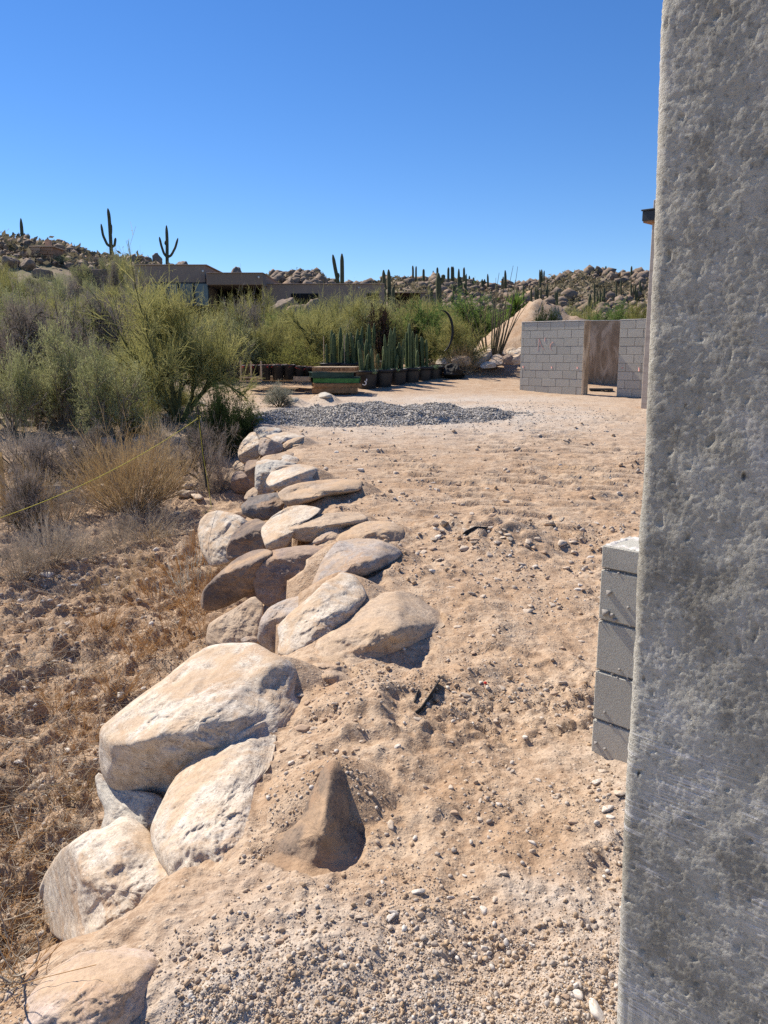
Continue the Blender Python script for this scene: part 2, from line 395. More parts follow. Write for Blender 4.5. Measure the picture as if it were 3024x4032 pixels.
M['yucca'] = leafmat('yucca_leaf', (.09, .16, .03), (.22, .30, .08), .3)
M['gry2'] = plain('pale_twig', (.30, .25, .20), .9, .3, 20)
M['bark'] = plain('bark', (.10, .085, .055), .95, .3, 20)
M['gbark'] = plain('green_bark', (.10, .105, .045), .9, .3, 20)
M['sag'] = plain('saguaro_skin', (.085, .088, .05), .85, .25, 3)
M['org'] = plain('organ_pipe_skin', (.085, .115, .05), .75, .25, 10)
M['orgrib'] = plain('rib_spines', (.22, .27, .16), .85, .25, 20)

# ------------------------------------------------------------------ terrain
def pad_z(Y): return np.interp(Y, [0, 3, 21, 26, 31, 40, 60, 80, 300], [0, 0, .5, .92, 1.3, 1.6, 2.2, 3.0, 3.5])
def wash_z(x, Y):
    return np.interp(Y, [0, 5, 8, 10, 13, 16, 20, 40, 60, 80, 300], [-.75, -.70, -.56, -.42, -.08, .28, .75, 2.5, 4.2, 5.5, 6]) \
        + .07 * np.clip(-x - 2.0, 0, 12) * sstep(3, 9, Y)
EY = [0, 1.5, 1.9, 2.4, 3.0, 3.6, 4.6, 5.6, 7.0, 8.2, 9.6, 11, 13, 15, 18, 21, 30]
EX = [-1.3, -.88, -.72, -.48, -.42, -.40, -.25, -.30, -.35, -.62, -.95, -1.15, -1.75, -2.3, -3.0, -4.2, -5.5]
def edge_x(Y): return np.interp(Y, EY, EX)
CRU = [-400, -150, 0, 30, 60, 100, 150, 190, 215, 240, 260, 266, 280, 300, 318, 330, 338, 360, 375, 400, 430, 450, 470, 500, 525, 545, 565, 585, 600, 615, 640, 660, 800, 1200]
CRR = [225, 230, 238, 242, 247, 258, 264, 271, 277, 283, 286, 278, 273, 271, 273, 282, 287, 287, 283, 279, 280, 281, 284, 287, 285, 280, 275, 272, 273, 277, 276, 276, 270, 262]
CRY = [85, 85, 85, 85, 85, 87, 90, 92, 95, 105, 120, 128, 130, 130, 130, 130, 132, 132, 132, 132, 132, 130, 130, 130, 130, 130, 130, 130, 130, 130, 130, 130, 130, 130]
def terrain(x, Y, detail=True):
    Yc = np.maximum(Y, .5)
    pz = pad_z(Y); wz = wash_z(x, Y)
    w = np.interp(Y, [0, 14, 20, 30, 60], [.7, .8, 2.0, 8, 25])
    p3 = np.stack([x, Y, np.zeros_like(x)], -1)
    s = edge_x(Y) - x + .08 * perlin(p3 * 2.3)
    t = sstep(0, 1, s / w)
    z = pz * (1 - t) + wz * t
    # near-camera berm of dirt and gravel
    z = z + .05 * np.exp(-((x + .25) / .5) ** 2 - ((Y - 1.75) / .4) ** 2)
    # dirt mound behind the block wall, gravel heap
    mx = np.where(x < 5.35, (x - 5.35) / 2.3, (x - 5.35) / 5.0); my = (Y - 29.8) / 2.8; mr = np.sqrt(mx * mx + my * my + .004) + .13 * fbm(p3 * .7 + 2, 4)
    mr = mr + .05 * fbm(p3 * 2.6 + 8, 4) * (mr < 1.2)
    z = z + np.clip(2.3 * (1.05 - mr), 0, None)
    z = z + .28 * np.exp(-((x - 4.0) / 2.5) ** 2 - ((Y - 26.3) / 1.0) ** 2)
    # hills
    u = 384 + FPX * 1.02 * x / np.maximum(Y, 20)
    cr = np.interp(u, CRU, CRR); cy = np.interp(u, CRU, CRY)
    r = rays(np.full_like(u, 384.), cr); crz = CAM_Z + cy * r[..., 2] / r[..., 1]
    k = sstep(.55, 1.0, Y / cy) * (1 - .35 * sstep(1.05, 2.2, Y / cy))
    hz = np.maximum(crz - z, 0)
    z = z + hz * k
    # the shelf the house stands on
    if detail:
        pad = (1 - t)
        near = np.exp(-np.maximum(Y - 3, 0) / 14)
        z = z + near * (.05 * fbm(p3 * 1.1, 3) + (.020 + .030 * t) * fbm(p3 * 5.2 + 9, 5) * (.5 + pad * .5 + t))
        rg = sstep(.0, .5, perlin(p3 * 1.7 + 31) + .12)
        z = z + near * (.25 + .75 * rg) * (.35 + .65 * sstep(1.6, 3.6, Y)) * (.020 * sstep(.05, .28, fbm(p3 * 6.5 + 5, 4)) + .011 * sstep(.0, .20, fbm(p3 * 17 + 3, 3)))
        z = z + near * t * (.05 * sstep(-.05, .10, fbm(p3 * 1.25 + 40, 4)) + .05 * sstep(0, .12, fbm(p3 * 3.1 + 2, 4)) - .09)
        z = z + (.012 * near + .02 * t * near) * np.abs(perlin(p3 * 16))
        # lumps of spoil on the pad
        for (lx, ly, lr, lh) in ((.10, 3.35, .28, .07), (.38, 3.55, .16, .06), (.72, 6.3, .35, .13), (1.1, 6.2, .3, .07), (.15, 2.55, .3, .05), (.0, 5.3, .5, .06), (.45, 4.3, .4, .04), (-.15, 3.05, .25, .06), (.95, 2.45, .22, .06), (.9, 1.75, .25, .05), (-.16, 3.3, .22, .05), (-.22, 2.75, .2, .05), (.0, 2.95, .16, .05)):
            z = z + lh * np.exp(-((x - lx) ** 2 + (Y - ly) ** 2) / lr ** 2) * (1 + .5 * perlin(p3 * 9))
        # shoe-packed hollows
        # tyre tracks with tread ridges
        for (ax, ay, bx, by, wd, pitch) in ((2.75, 6.4, .7, 15.5, .75, .36), (3.9, 7.4, 1.9, 16.5, .75, .36), (1.6, 5.8, -.2, 11.5, .6, .34), (1.0, 8.6, 5.0, 9.8, 1.5, .33), (2.0, 11.5, 6.0, 17.5, .7, .40)):
            dx, dy = bx - ax, by - ay; L = math.hypot(dx, dy); dx /= L; dy /= L
            al = (x - ax) * dx + (Y - ay) * dy; ac = -(x - ax) * dy + (Y - ay) * dx
            m = sstep(wd * .5, wd * .36, np.abs(ac)) * sstep(-.3, .5, al) * sstep(L + .3, L - .5, al)
            m = m * (.6 + .4 * sstep(-.2, .2, perlin(p3 * .7 + 4)))
            z = z + m * (-.016 + .030 * np.clip(5 * np.sin((Y + .35 * x + .06 * perlin(p3 * 1.5)) * 2 * math.pi / pitch), -1, 1))
        z = z + pad * sstep(4, 6.5, Y) * sstep(24, 15, Y) * (.020 * fbm(np.stack([x * 1.0 + .6 * Y, Y * 5.5 - x * .9, x * 0], -1), 4))
        far = sstep(18, 50, Y)
        z = z + far * (.35 * fbm(p3 * .12, 4) + k * (.9 * np.abs(fbm(p3 * .22 + 3, 4)) - .75))
        # holes dug in the wash
        for (lx, ly, lr, lh) in ((-1.62, 4.75, .26, -.16), (-1.3, 4.9, .22, -.15), (-1.62, 7.6, .35, -.14), (-1.35, 2.05, .2, -.1), (-2.05, 7.0, .4, -.08)):
            z = z + lh * np.exp(-(((x - lx) / 1.3) ** 2 + (Y - ly) ** 2) / lr ** 2)
    return z

ys = [-8, -5, -3, -1.8, -1, -.4, 0, .35, .6, .8]
y = .95
while y < 15.5: ys.append(y); y += (.0036 if y < 3.2 else (.0026 if 6.4 < y < 13.2 else .0048)) * y
while y < 230: ys.append(y); y += .011 * y
ys += [300, 500, 900, 2000, 4500]
GY = np.array(ys)
gu = [-9000, -5000, -3000, -2000, -1400, -1000, -700, -500, -380, -280] + list(np.linspace(-200, 880, 430)) + [1040, 1150, 1300, 1600, 2200, 3200, 5000, 9000]
GU = np.array(gu, float)
UU, YY = np.meshgrid(GU, GY)
WY = np.maximum(YY, 1.4)
XX = (UU - 384) / (FPX * 1.0) * WY
HH = terrain(XX, YY)
def cell(x, Y):
    """continuous grid coordinates of world points"""
    Y = np.asarray(Y, float); x = np.asarray(x, float)
    u = 384 + FPX * x / np.maximum(Y, 1.4)
    j = np.interp(u, GU, np.arange(len(GU))); i = np.interp(Y, GY, np.arange(len(GY)))
    return i, j
def Hs(x, Y):
    i, j = cell(x, Y); i0 = np.clip(np.floor(i).astype(int), 0, len(GY) - 2); j0 = np.clip(np.floor(j).astype(int), 0, len(GU) - 2)
    a = i - i0; b = j - j0
    return HH[i0, j0] * (1 - a) * (1 - b) + HH[i0 + 1, j0] * a * (1 - b) + HH[i0, j0 + 1] * (1 - a) * b + HH[i0 + 1, j0 + 1] * a * b
def ground_at(px, py, steps=None):
    """where pixel rays meet the terrain (march outward, vectorised)"""
    r = np.atleast_2d(rays(px, py)); n = len(r)
    Yv = np.geomspace(1.1, 170, 420); hit = np.full(n, np.nan)
    prev = np.full(n, 1.1); open_ = np.ones(n, bool); pdf = np.full(n, .5)
    for Yk in Yv:
        zr = CAM_Z + Yk * r[:, 2] / r[:, 1]; xr = Yk * r[:, 0] / r[:, 1]
        df = zr - Hs(xr, np.full(n, Yk)); below = open_ & (df < 0)
        a_ = pdf[below] / np.maximum(pdf[below] - df[below], 1e-6)
        hit[below] = prev[below] * (1 - a_) + Yk * a_; open_ &= ~below; prev[:] = Yk; pdf = df
    ok = ~np.isnan(hit)
    Yh = np.where(ok, hit, 100.)
    x = Yh * r[:, 0] / r[:, 1]
    return x, Yh, Hs(x, Yh), ok
def pix_ground(px, py):
    x, Y, z, ok = ground_at([px], [py]); return float(x[0]), float(Y[0]), float(z[0])
CARVE, BANK = [], []
def bank_ground(up=-.012, R_=.34):
    """dirt pushed up against the pad side of the boulders"""
    for bx, by, bz in np.concatenate(BANK)[::2]:
        i0, i1 = np.searchsorted(GY, by - R_), np.searchsorted(GY, by + R_)
        u0, u1 = 384 + FPX * (bx - R_) / by, 384 + FPX * (bx + R_) / by
        j0, j1 = np.searchsorted(GU, u0) , np.searchsorted(GU, u1)
        X_, Y_ = XX[i0:i1, j0:j1], YY[i0:i1, j0:j1]; d = np.hypot(X_ - bx, Y_ - by)
        HH[i0:i1, j0:j1] = np.maximum(HH[i0:i1, j0:j1], bz + up - d * .38 - d * d * .8)
def carve(V, depth=.03):
    """press the ground down under the visible face of a set rock so that it shows"""
    i, j = cell(V[:, 0], V[:, 1]); i = np.round(i).astype(int); j = np.round(j).astype(int)
    for di in (-1, 0, 1):
        for dj in (-1, 0, 1):
            ii = np.clip(i + di, 0, len(GY) - 1); jj = np.clip(j + dj, 0, len(GU) - 1)
            np.minimum.at(HH, (ii, jj), V[:, 2] - depth)

# ------------------------------------------------------------------ boulders of the retaining edge
def poly_area_c(p):
    x, y = p[:, 0], p[:, 1]; x1, y1 = np.roll(x, -1), np.roll(y, -1); c = x * y1 - x1 * y; A = c.sum() / 2
    return abs(A), np.array([((x + x1) * c).sum(), ((y + y1) * c).sum()]) / (6 * A)
def chaikin(p, it=1, c=.25):
    for _ in range(it):
        q = np.roll(p, -1, 0); p = np.stack([p * (1 - c) + q * c, p * c + q * (1 - c)], 1).reshape(-1, 2)
    return p
def plane_Y(px, py, dz):
    r = rays(px, py); Y = 3.0
    for _ in range(60): Y = .5 * Y + .5 * np.clip((CAM_Z - pad_z(Y) - dz) / max(1e-4, -r[2] / r[1]), 1, 40)
    return float(Y)
def boulder(label, zf, pts, facets, dz, mat, seed, thick=.75, edge=.22, N=120, Mr=34, rough=1.0, name='boulder', group='boulders set along the edge of the dirt pad', Yfix=None, do_carve=True, sharp=.02, cat='boulder', bank=True, ledge=1.0):
    """facets: list of (normal, crop point it passes through). First point sets the distance (height dz above the pad)."""
    p = chaikin(zf(pts), 1, .16); A, c = poly_area_c(p)
    anchor = zf([facets[0][1]])[0]
    Y0 = Yfix if Yfix else plane_Y(anchor[0], anchor[1], dz)
    size = math.sqrt(A) * Y0 / FPX
    ang = np.linspace(0, 2 * math.pi, N, endpoint=False)
    d = np.stack([np.cos(ang), np.sin(ang)], -1)
    a0 = p; e = np.roll(p, -1, 0) - p
    R = np.zeros(N)
    for k in range(len(p)):
        den = d[:, 0] * e[k, 1] - d[:, 1] * e[k, 0]
        den = np.where(np.abs(den) < 1e-9, 1e-9, den); w = a0[k] - c
        t = (w[0] * e[k, 1] - w[1] * e[k, 0]) / den; s = (w[0] * d[:, 1] - w[1] * d[:, 0]) / den
        R = np.where((s >= 0) & (s <= 1) & (t > 0), np.maximum(R, t), R)
    R = np.where(R == 0, np.median(R), R)
    R = R * (1 + .018 * rough * fbm(np.stack([d[:, 0] * 3 + seed, d[:, 1] * 3, np.zeros(N)], -1), 4))
    sm = 1 - (1 - np.arange(Mr + 1) / Mr) ** 1.7
    px = c[0] + sm[1:, None] * (R * d[:, 0])[None]; py = c[1] + sm[1:, None] * (R * d[:, 1])[None]
    px = np.concatenate([[c[0]], px.ravel()]); py = np.concatenate([[c[1]], py.ravel()])
    sv = np.concatenate([[0], np.repeat(sm[1:], N)])
    r = rays(px, py); C = np.array([0, 0, CAM_Z])
    ra = rays(*anchor); PA = C + ra * (Y0 / ra[1])
    def tplane(n, q, rr):
        n = np.array(n, float); n /= np.linalg.norm(n)
        den = np.minimum(rr @ n, -.10); return ((q - C) @ n) / den
    # anchors of the later facets lie on the solid defined by the earlier ones
    planes = [(facets[0][0], PA)]
    for n, ap in facets[1:]:
        q = zf([ap])[0]; rq = rays(*q)
        tq = max(tplane(nn, qq, rq[None])[0] for nn, qq in planes); planes.append((n, C + rq * tq))
    T = np.stack([tplane(n, q, r) for n, q in planes], 0)
    ks = 1 / (sharp * size); mx = T.max(0); t = mx + np.log(np.exp((T - mx) * ks).sum(0)) / ks - math.log(len(planes)) / ks * .5
    tA = Y0 / ra[1]
    t = np.clip(t, tA - 1.0 * size, tA + 1.3 * size)
    t = t + edge * size * (1 - np.sqrt(np.clip(1 - sv ** 11, 0, 1)))
    if bank:                                               # run down to the pad on the side that is dug in
        Yp = np.full(len(r), Y0)
        for _ in range(40): Yp = .5 * Yp + .5 * np.clip((CAM_Z - pad_z(Yp) - .02) / np.maximum(1e-3, -r[:, 2] / r[:, 1]), 1, 60)
        xp = Yp * r[:, 0] / r[:, 1]; side = sstep(-.20, .10, xp - edge_x(Yp))[-N:]; side = (np.roll(side, 1) + side + np.roll(side, -1)) / 3
        w_ = np.concatenate([[0], np.tile(side, Mr)]) * sv ** 1.4; tp = Yp / r[:, 1]
        t = t * (1 - w_) + np.clip(tp, t - .55 * size, t + .6 * size) * w_
    W = C + r * t[:, None]
    L = W / size
    rot = Matrix.Rotation(seed * .7, 3, 'Z') @ Matrix.Rotation(.6, 3, 'X'); Lr = L @ np.array(rot)
    nse = .030 * fbm(L * 1.7 + seed, 3) + .018 * fbm(L * 6 + seed * 2, 5) + .026 * (np.abs(fbm(Lr * np.array([1.1, 1.1, 8]) + seed, 5)) - .3) + .008 * fbm(L * 22 + seed, 2)
    # broken planes: the largest of several tilted planes keeps the body convex with crisp edges; a few flake steps
    rs_ = np.random.RandomState(seed * 7 + 1); L0 = L[0]; Lw = L + .07 * np.stack([fbm(L * 4 + 11 * c_, 4) for c_ in range(3)], -1)
    for K_, G_, b_ in ((9, .42, .10), (26, .30, .035)):
        u_ = rs_.normal(size=(K_, 3)); u_ /= np.linalg.norm(u_, axis=1)[:, None]; c0 = L[rs_.randint(0, len(L), K_)]
        f_ = np.stack([G_ * ((Lw - c0[k_]) @ u_[k_]) - rs_.uniform(0, b_) for k_ in range(K_)], 0)
        f_ = np.sort(f_, 0)[-1 - (K_ // 5)]; nse = nse + ledge * (f_ - f_.mean())
    for k_ in range(3):
        u_ = rs_.normal(size=3); u_ /= np.linalg.norm(u_); g_ = (Lw - L0) @ u_ + .12 * fbm(L * 2.5 + seed + k_ * 7, 4) - rs_.uniform(.05, .35)
        nse = nse + ledge * .011 * sstep(-.012, .012, g_)
    t = t + rough * size * nse * (1 - .55 * sv ** 8)
    W = C + r * t[:, None]
    # back half
    Mb = 7; sb = np.cos(np.linspace(0, math.pi / 2, Mb + 1))[1:]
    te = t[-N:].mean()
    back = []
    for s in sb[:-1]:
        bx = c[0] + s * R * d[:, 0]; by = c[1] + s * R * d[:, 1]
        tb = te * (1 - s) + t[-N:] * s + thick * size * math.sqrt(1 - s * s) * (1 + .12 * perlin(np.stack([d[:, 0] * 1.5 + seed, d[:, 1] * 1.5, np.full(N, s)], -1)))
        back.append(C + rays(bx, by) * tb[:, None])
    last = C + rays(c[0], c[1]) * (te + thick * size)
    V = np.concatenate([W] + back + [last[None]])
    q = []; j = np.arange(N); jn = (j + 1) % N
    rings = [1 + m * N for m in range(Mr)] + [1 + Mr * N + m * N for m in range(Mb - 1)]
    for a, b in zip(rings[:-1], rings[1:]): q.append(np.stack([a + j, b + j, b + jn, a + jn], -1))
    tr = [np.stack([np.zeros(N, int), 1 + j, 1 + jn], -1), np.stack([rings[-1] + j, np.full(N, len(V) - 1), rings[-1] + jn], -1)]
    if do_carve: CARVE.append(W[sv < .93])
    if bank:
        Bv = W[-N:]; zb = pad_z(Bv[:, 1]); kk = (Bv[:, 0] > edge_x(Bv[:, 1]) - .08) & (Bv[:, 2] > zb - .25)
        Bv = Bv[kk].copy(); Bv[:, 2] = np.minimum(Bv[:, 2], zb[kk] + .28); BANK.append(Bv)
    org = np.array([V[:, 0].mean(), V[:, 1].mean(), V[:, 2].min()])
    Qa = np.concatenate(q)[:, ::-1]; Ta = np.concatenate(tr)[:, ::-1]
    me = mesh_np(name, V - org, quads=Qa, tris=Ta, smooth=True, mat=mat)
    # outward check
    bm_n = me.polygons[0].normal
    o = link(name, me, loc=org); tag(o, label, cat, group)
    if bm_n.dot(Vector(C - V[0])) < 0: me.flip_normals()
    return o

UP1 = (-.25, -.35, .9); FR = (0, -.97, -.1)
boulder('largest boulder, broad pale flat top and shaded brown front, beside the white slab', ZB,
        [(500,850),(590,775),(700,690),(850,580),(960,490),(1040,440),(1130,425),(1240,418),(1300,425),(1380,480),(1470,525),(1530,560),(1560,650),(1500,740),(1420,860),(1200,1050),(1000,1150),(850,1210),(790,1275),(700,1255),(600,1200),(530,1130),(500,1050),(490,950)],
        [((-.30,-.15,.94), (800,890)), ((-.12,-.98,-.12), (800,890)), ((-.75,-.62,.1), (520,900)), ((.3,-.5,.8), (1480,600))], .02, M['rk_white'], 1, N=190, Mr=60)
boulder('bright white slab-like boulder with tan streaks leaning beside the fabric-draped rock', ZC,
        [(655,505),(700,400),(760,290),(860,180),(960,130),(1080,65),(1150,40),(1205,45),(1205,130),(1180,240),(1110,320),(1095,430),(1080,500),(1060,640),(990,730),(900,850),(850,868),(800,840),(740,730),(680,640),(655,570)],
        [((-.36,-.16,.92), (800,585)), ((-.45,-.84,.30), (800,590)), ((.55,-.82,.05), (1065,560))], -.06, M['rk_white'], 2, N=190, Mr=60, thick=.6)
boulder('cracked angular pale boulder with reddish dirt on top, low in the corner', ZC,
        [(165,790),(200,700),(250,620),(330,555),(400,515),(440,515),(540,450),(640,500),(720,640),(830,780),(900,870),(840,960),(780,1010),(600,1010),(440,1010),(355,1042),(300,1020),(230,970),(185,920)],
        [((-.18,-.25,.95), (380,720)), ((-.42,-.85,.32), (400,740)), ((.40,-.90,.12), (620,850)), ((-.85,-.5,.2), (350,800))], -.22, M['rk_white'], 3, N=180, Mr=56)
boulder('bluish white rock wedged in shade under the largest boulder', ZB,
        [(475,1100),(500,1070),(560,1120),(650,1160),(800,1180),(860,1260),(800,1330),(700,1400),(560,1400),(500,1370),(530,1270),(490,1190)],
        [((-.5,-.7,.5), (560,1230))], -.34, M['rk_pale'], 4, do_carve=True)
boulder('pointed rock draped in dusty brown fabric beside the white slab', ZC,
        [(1080,640),(1180,560),(1260,440),(1330,340),(1410,235),(1460,205),(1500,240),(1540,330),(1585,500),(1600,600),(1560,680),(1480,730),(1340,775),(1240,730),(1150,690)],
        [((-.66,-.52,.52), (1410,420)), ((.55,-.55,.52), (1420,420)), ((.05,-.98,.1), (1330,690))], .17, M['fabric2'], 5, rough=.55, ledge=.25, N=150, Mr=46, thick=.6)
boulder('pinkish boulder half buried under gravel in the bottom corner of the scene', ZC,
        [(-60,1450),(30,1345),(110,1250),(240,1110),(330,1060),(480,1010),(600,985),(720,995),(760,1080),(700,1200),(600,1350),(400,1480),(100,1500)],
        [((-.25,-.25,.93), (420,1150)), ((-.7,-.3,.62), (180,1200))], .10, M['rk_pink'], 6, do_carve=False, N=150, Mr=44)
boulder('small rounded striped rock tucked under the cracked pale boulder', ZC,
        [(225,1050),(255,1005),(330,1020),(400,1060),(380,1120),(300,1140),(240,1110)], [((-.5,-.6,.6), (280,1050))], -.15, M['rk_tan'], 7, N=80, Mr=20)
boulder('big domed tan boulder half buried in the pad, pale crest', ZE,
        [(800,850),(830,780),(880,720),(960,650),(1060,570),(1170,510),(1330,490),(1420,520),(1490,570),(1570,610),(1610,680),(1500,760),(1380,820),(1240,880),(1080,930),(960,950),(860,920),(810,890)],
        [((-.20,-.24,.95), (1000,780)), ((.05,-.93,.36), (960,870)), ((.35,-.2,.91), (1300,560))], .09, M['rk_tan'], 8, N=160, Mr=48)
boulder('tall cream boulder with a notch in its peak beside the domed tan boulder', ZE,
        [(590,700),(680,610),(780,530),(830,480),(870,440),(935,410),(970,375),(1050,400),(1090,450),(1130,520),(1060,640),(960,760),(860,880),(800,940),(740,940),(640,890),(590,860),(600,780)],
        [((-.40,-.30,.86), (760,720)), ((-.1,-.95,.2), (640,860))], .04, M['rk_white'], 9, N=160, Mr=48)
boulder('narrow grey-brown rock squeezed between the cream boulder and the tan slab', ZE,
        [(470,770),(490,660),(540,590),(640,540),(760,515),(800,540),(720,640),(640,760),(600,870),(540,850),(480,800)],
        [((-.4,-.3,.86), (600,610)), ((-.25,-.96,.1), (580,660))], -.04, M['rk_grey'], 10, N=110)
boulder('flat tan slab under the dark log-shaped rock', ZE,
        [(165,800),(175,700),(220,660),(330,600),(450,520),(510,570),(500,680),(490,820),(380,840),(300,840),(180,825)],
        [((-.35,-.72,.60), (320,700))], -.27, M['rk_tan'], 11)
boulder('dark log-shaped rock with a black end jutting toward the wash', ZE,
        [(130,560),(150,480),(240,390),(330,310),(430,255),(520,240),(570,260),(520,360),(490,450),(470,490),(400,530),(300,585),(200,615),(140,600)],
        [((-.42,-.15,.9), (300,375)), ((-.1,-.97,-.15), (300,380)), ((-.9,-.4,.0), (150,520))], -.1, M['rk_dark'], 12, N=130)
boulder('purple-grey weathered boulder between the dark log-shaped rock and a dusty one', ZE,
        [(415,390),(470,310),(560,250),(740,220),(880,225),(920,260),(880,350),(830,440),(790,520),(650,570),(550,590),(480,560),(455,480),(430,430)],
        [((-.2,-.3,.93), (640,280)), ((-.08,-.93,.30), (640,290))], .04, M['rk_purple'], 13, N=140, Mr=42)
boulder('smooth dusty grey-brown boulder sinking into the pad behind the cream one', ZE,
        [(785,530),(800,440),(860,300),(940,200),(1050,180),(1180,185),(1290,220),(1340,270),(1240,360),(1100,420),(960,480),(880,540)],
        [((-.30,-.28,.91), (960,330)), ((.2,-.4,.9), (1200,240))], .12, M['rk_grey'], 14, N=130)
boulder('long low tan rock barely rising from the dirt above the dusty boulder', ZE,
        [(930,200),(960,140),(1010,105),(1120,80),(1280,78),(1350,130),(1330,200),(1200,215),(1050,215)],
        [((-.2,-.22,.95), (1080,150))], .06, M['rk_dusty'], 15, N=100)
boulder('small pinkish wedge-shaped rock lodged beneath the long tan loaf-shaped rock', ZE,
        [(795,205),(840,160),(940,115),(960,130),(930,200),(820,220)], [((-.2,-.4,.9), (880,165)), ((.1,-.95,0), (890,180))], .02, M['rk_pink'], 16, N=70, Mr=18)
boulder('smooth pale slab crossed by a band of shadow beside the loaf-shaped rock', ZD,
        [(340,1200),(480,1050),(650,950),(800,935),(950,955),(1020,985),(900,1080),(760,1160),(700,1290),(620,1420),(450,1510),(400,1400)],
        [((-.38,-.18,.9), (520,1250)), ((.12,-.98,.0), (600,1270))], -.02, M['rk_white'], 17, N=120)
boulder('long tan loaf-shaped rock with a shaded front, lying across the edge', ZD,
        [(650,1180),(700,1110),(850,1060),(1000,1030),(1250,1010),(1450,1020),(1530,1080),(1450,1150),(1250,1190),(1200,1210),(1000,1290),(900,1345),(800,1335),(680,1290)],
        [((-.12,-.12,.98), (900,1170)), ((0,-.97,-.05), (900,1175))], .07, M['rk_tan'], 18, N=130)
boulder('charcoal grey rock with rippled top below the brown dusty shelf', ZD,
        [(130,940),(200,880),(220,845),(400,815),(540,795),(620,900),(580,1020),(480,1090),(380,1110),(250,1090),(150,1040)],
        [((-.25,-.5,.82), (320,960)), ((-.2,-.96,.0), (320,970))], -.1, M['rk_black'], 19, N=110)
boulder('brown dusty rock shelf running back into the pad, thin pink rim', ZD,
        [(530,810),(620,740),(780,690),(1000,665),(1300,645),(1460,665),(1440,780),(1200,830),(1050,840),(900,900),(700,950),(640,955),(580,890)],
        [((-.12,-.2,.97), (700,860)), ((0,-.96,.1), (700,870))], .06, M['rk_dusty'], 20, N=120)
boulder('upright pale greenish-grey rock with a square corner', ZD,
        [(285,560),(300,460),(400,435),(600,455),(750,485),(700,560),(560,650),(520,780),(420,835),(285,840)],
        [((-.40,-.78,.48), (380,620)), ((-.3,-.2,.93), (420,470))], -.04, M['rk_pale'], 21, N=110)
boulder('cream rock with a deep shaded end in front of the upright pale rock', ZD,
        [(400,690),(450,585),(560,510),(750,490),(900,505),(1010,560),(960,680),(720,740),(620,760),(560,790),(480,770)],
        [((-.28,-.14,.95), (640,640)), ((.42,-.90,-.1), (640,650))], .08, M['rk_white'], 22, N=110)
boulder('rounded brown rock hidden behind the upright pale rock', ZD,
        [(170,530),(200,450),(320,440),(340,560),(320,700),(280,710),(220,650),(180,590)], [((-.4,-.4,.8), (230,500)), ((-.1,-.97,.1), (240,540))], -.08, M['rk_dark'], 23, N=80, Mr=24)
boulder('purple-brown boulder low in shadow at the foot of the bank', ZD,
        [(25,640),(60,575),(150,560),(230,640),(290,720),(290,790),(180,820),(60,800),(20,730)], [((-.3,-.4,.86), (130,620)), ((-.1,-.97,.1), (140,640))], -.3, M['rk_purple'], 24, N=90, Mr=26)
boulder('tall whitish boulder near the far end of the row, above a wooden stake', ZD,
        [(100,350),(140,250),(230,150),(290,135),(330,210),(350,300),(340,420),(230,460),(170,495),(110,440)],
        [((-.45,-.4,.8), (200,330)), ((.0,-.97,.0), (200,345))], -.05, M['rk_white'], 25, N=100)
boulder('grey wedge-faced rock with a tan shaded side near the far end', ZD,
        [(300,300),(340,210),(400,198),(500,235),(595,270),(590,350),(490,400),(400,415),(330,390)], [((-.62,-.62,.48), (410,300)), ((.48,-.87,.1), (425,300))], .02, M['rk_grey'], 26, N=90, Mr=26)
boulder('flat grey rock topping the far end of the row', ZD,
        [(265,115),(370,78),(560,98),(590,130),(480,180),(400,210),(330,225),(290,170)], [((-.3,-.55,.78), (380,130))], .05, M['rk_pale'], 27, N=80, Mr=22)
boulder('cream flat-topped rock beside the flat grey one at the far end', ZD,
        [(390,185),(500,160),(620,138),(840,178),(840,215),(660,235),(560,265),(500,245)], [((-.2,-.35,.91), (600,190))], .1, M['rk_white'], 28, N=80, Mr=22)
boulder('angular tan block with dark shaded face lying on the far edge', ZD,
        [(555,320),(620,240),(700,205),(835,188),(840,255),(710,300),(630,350),(570,350)], [((-.45,-.45,.76), (650,250)), ((.45,-.88,.1), (680,250))], .05, M['rk_tan'], 29, N=80, Mr=22)
boulder('craggy whitish boulder at the foot of the bank with orange weeds before it', ZA,
        [(105,680),(120,620),(160,580),(220,565),(290,578),(350,600),(400,640),(380,740),(330,830),(280,865),(230,870),(180,875),(130,800)],
        [((-.52,-.62,.58), (200,680)), ((.4,-.85,.3), (300,720))], -.28, M['rk_white'], 30, N=120, Mr=36)
boulder('reddish brown boulder in half shade beside the craggy whitish one', ZA,
        [(260,770),(300,690),(370,630),(430,608),(490,635),(520,700),(510,790),(420,810),(330,835),(270,840)], [((-.35,-.25,.9), (370,690)), ((-.1,-.97,.05), (370,700))], -.12, M['rk_dark'], 31, N=110)
boulder('small tan rock peeking out above the charcoal grey one', ZD,
        [(160,870),(200,790),(280,735),(330,790),(300,860),(200,880)], [((-.5,-.5,.7), (230,810))], -.2, M['rk_tan'], 32, N=60, Mr=16)
boulder('pale brown rock low at the far foot of the bank', ZD,
        [(35,520),(90,445),(160,480),(200,560),(100,600)], [((-.4,-.5,.76), (100,510))], -.25, M['rk_tan'], 33, N=60, Mr=16)
boulder('dusty rock ledge mostly buried behind the upright pale rock', ZD,
        [(330,440),(400,395),(520,380),(640,345),(720,375),(680,440),(560,480),(400,480)], [((-.2,-.45,.87), (480,420))], .05, M['rk_dusty'], 34, N=70, Mr=18)
boulder('pale flake-like rock lying on the dirt behind the cream shaded-end rock', ZD,
        [(530,440),(610,380),(700,400),(770,430),(760,480),(620,490)], [((-.25,-.45,.85), (640,430))], .06, M['rk_pale'], 35, N=60, Mr=16)
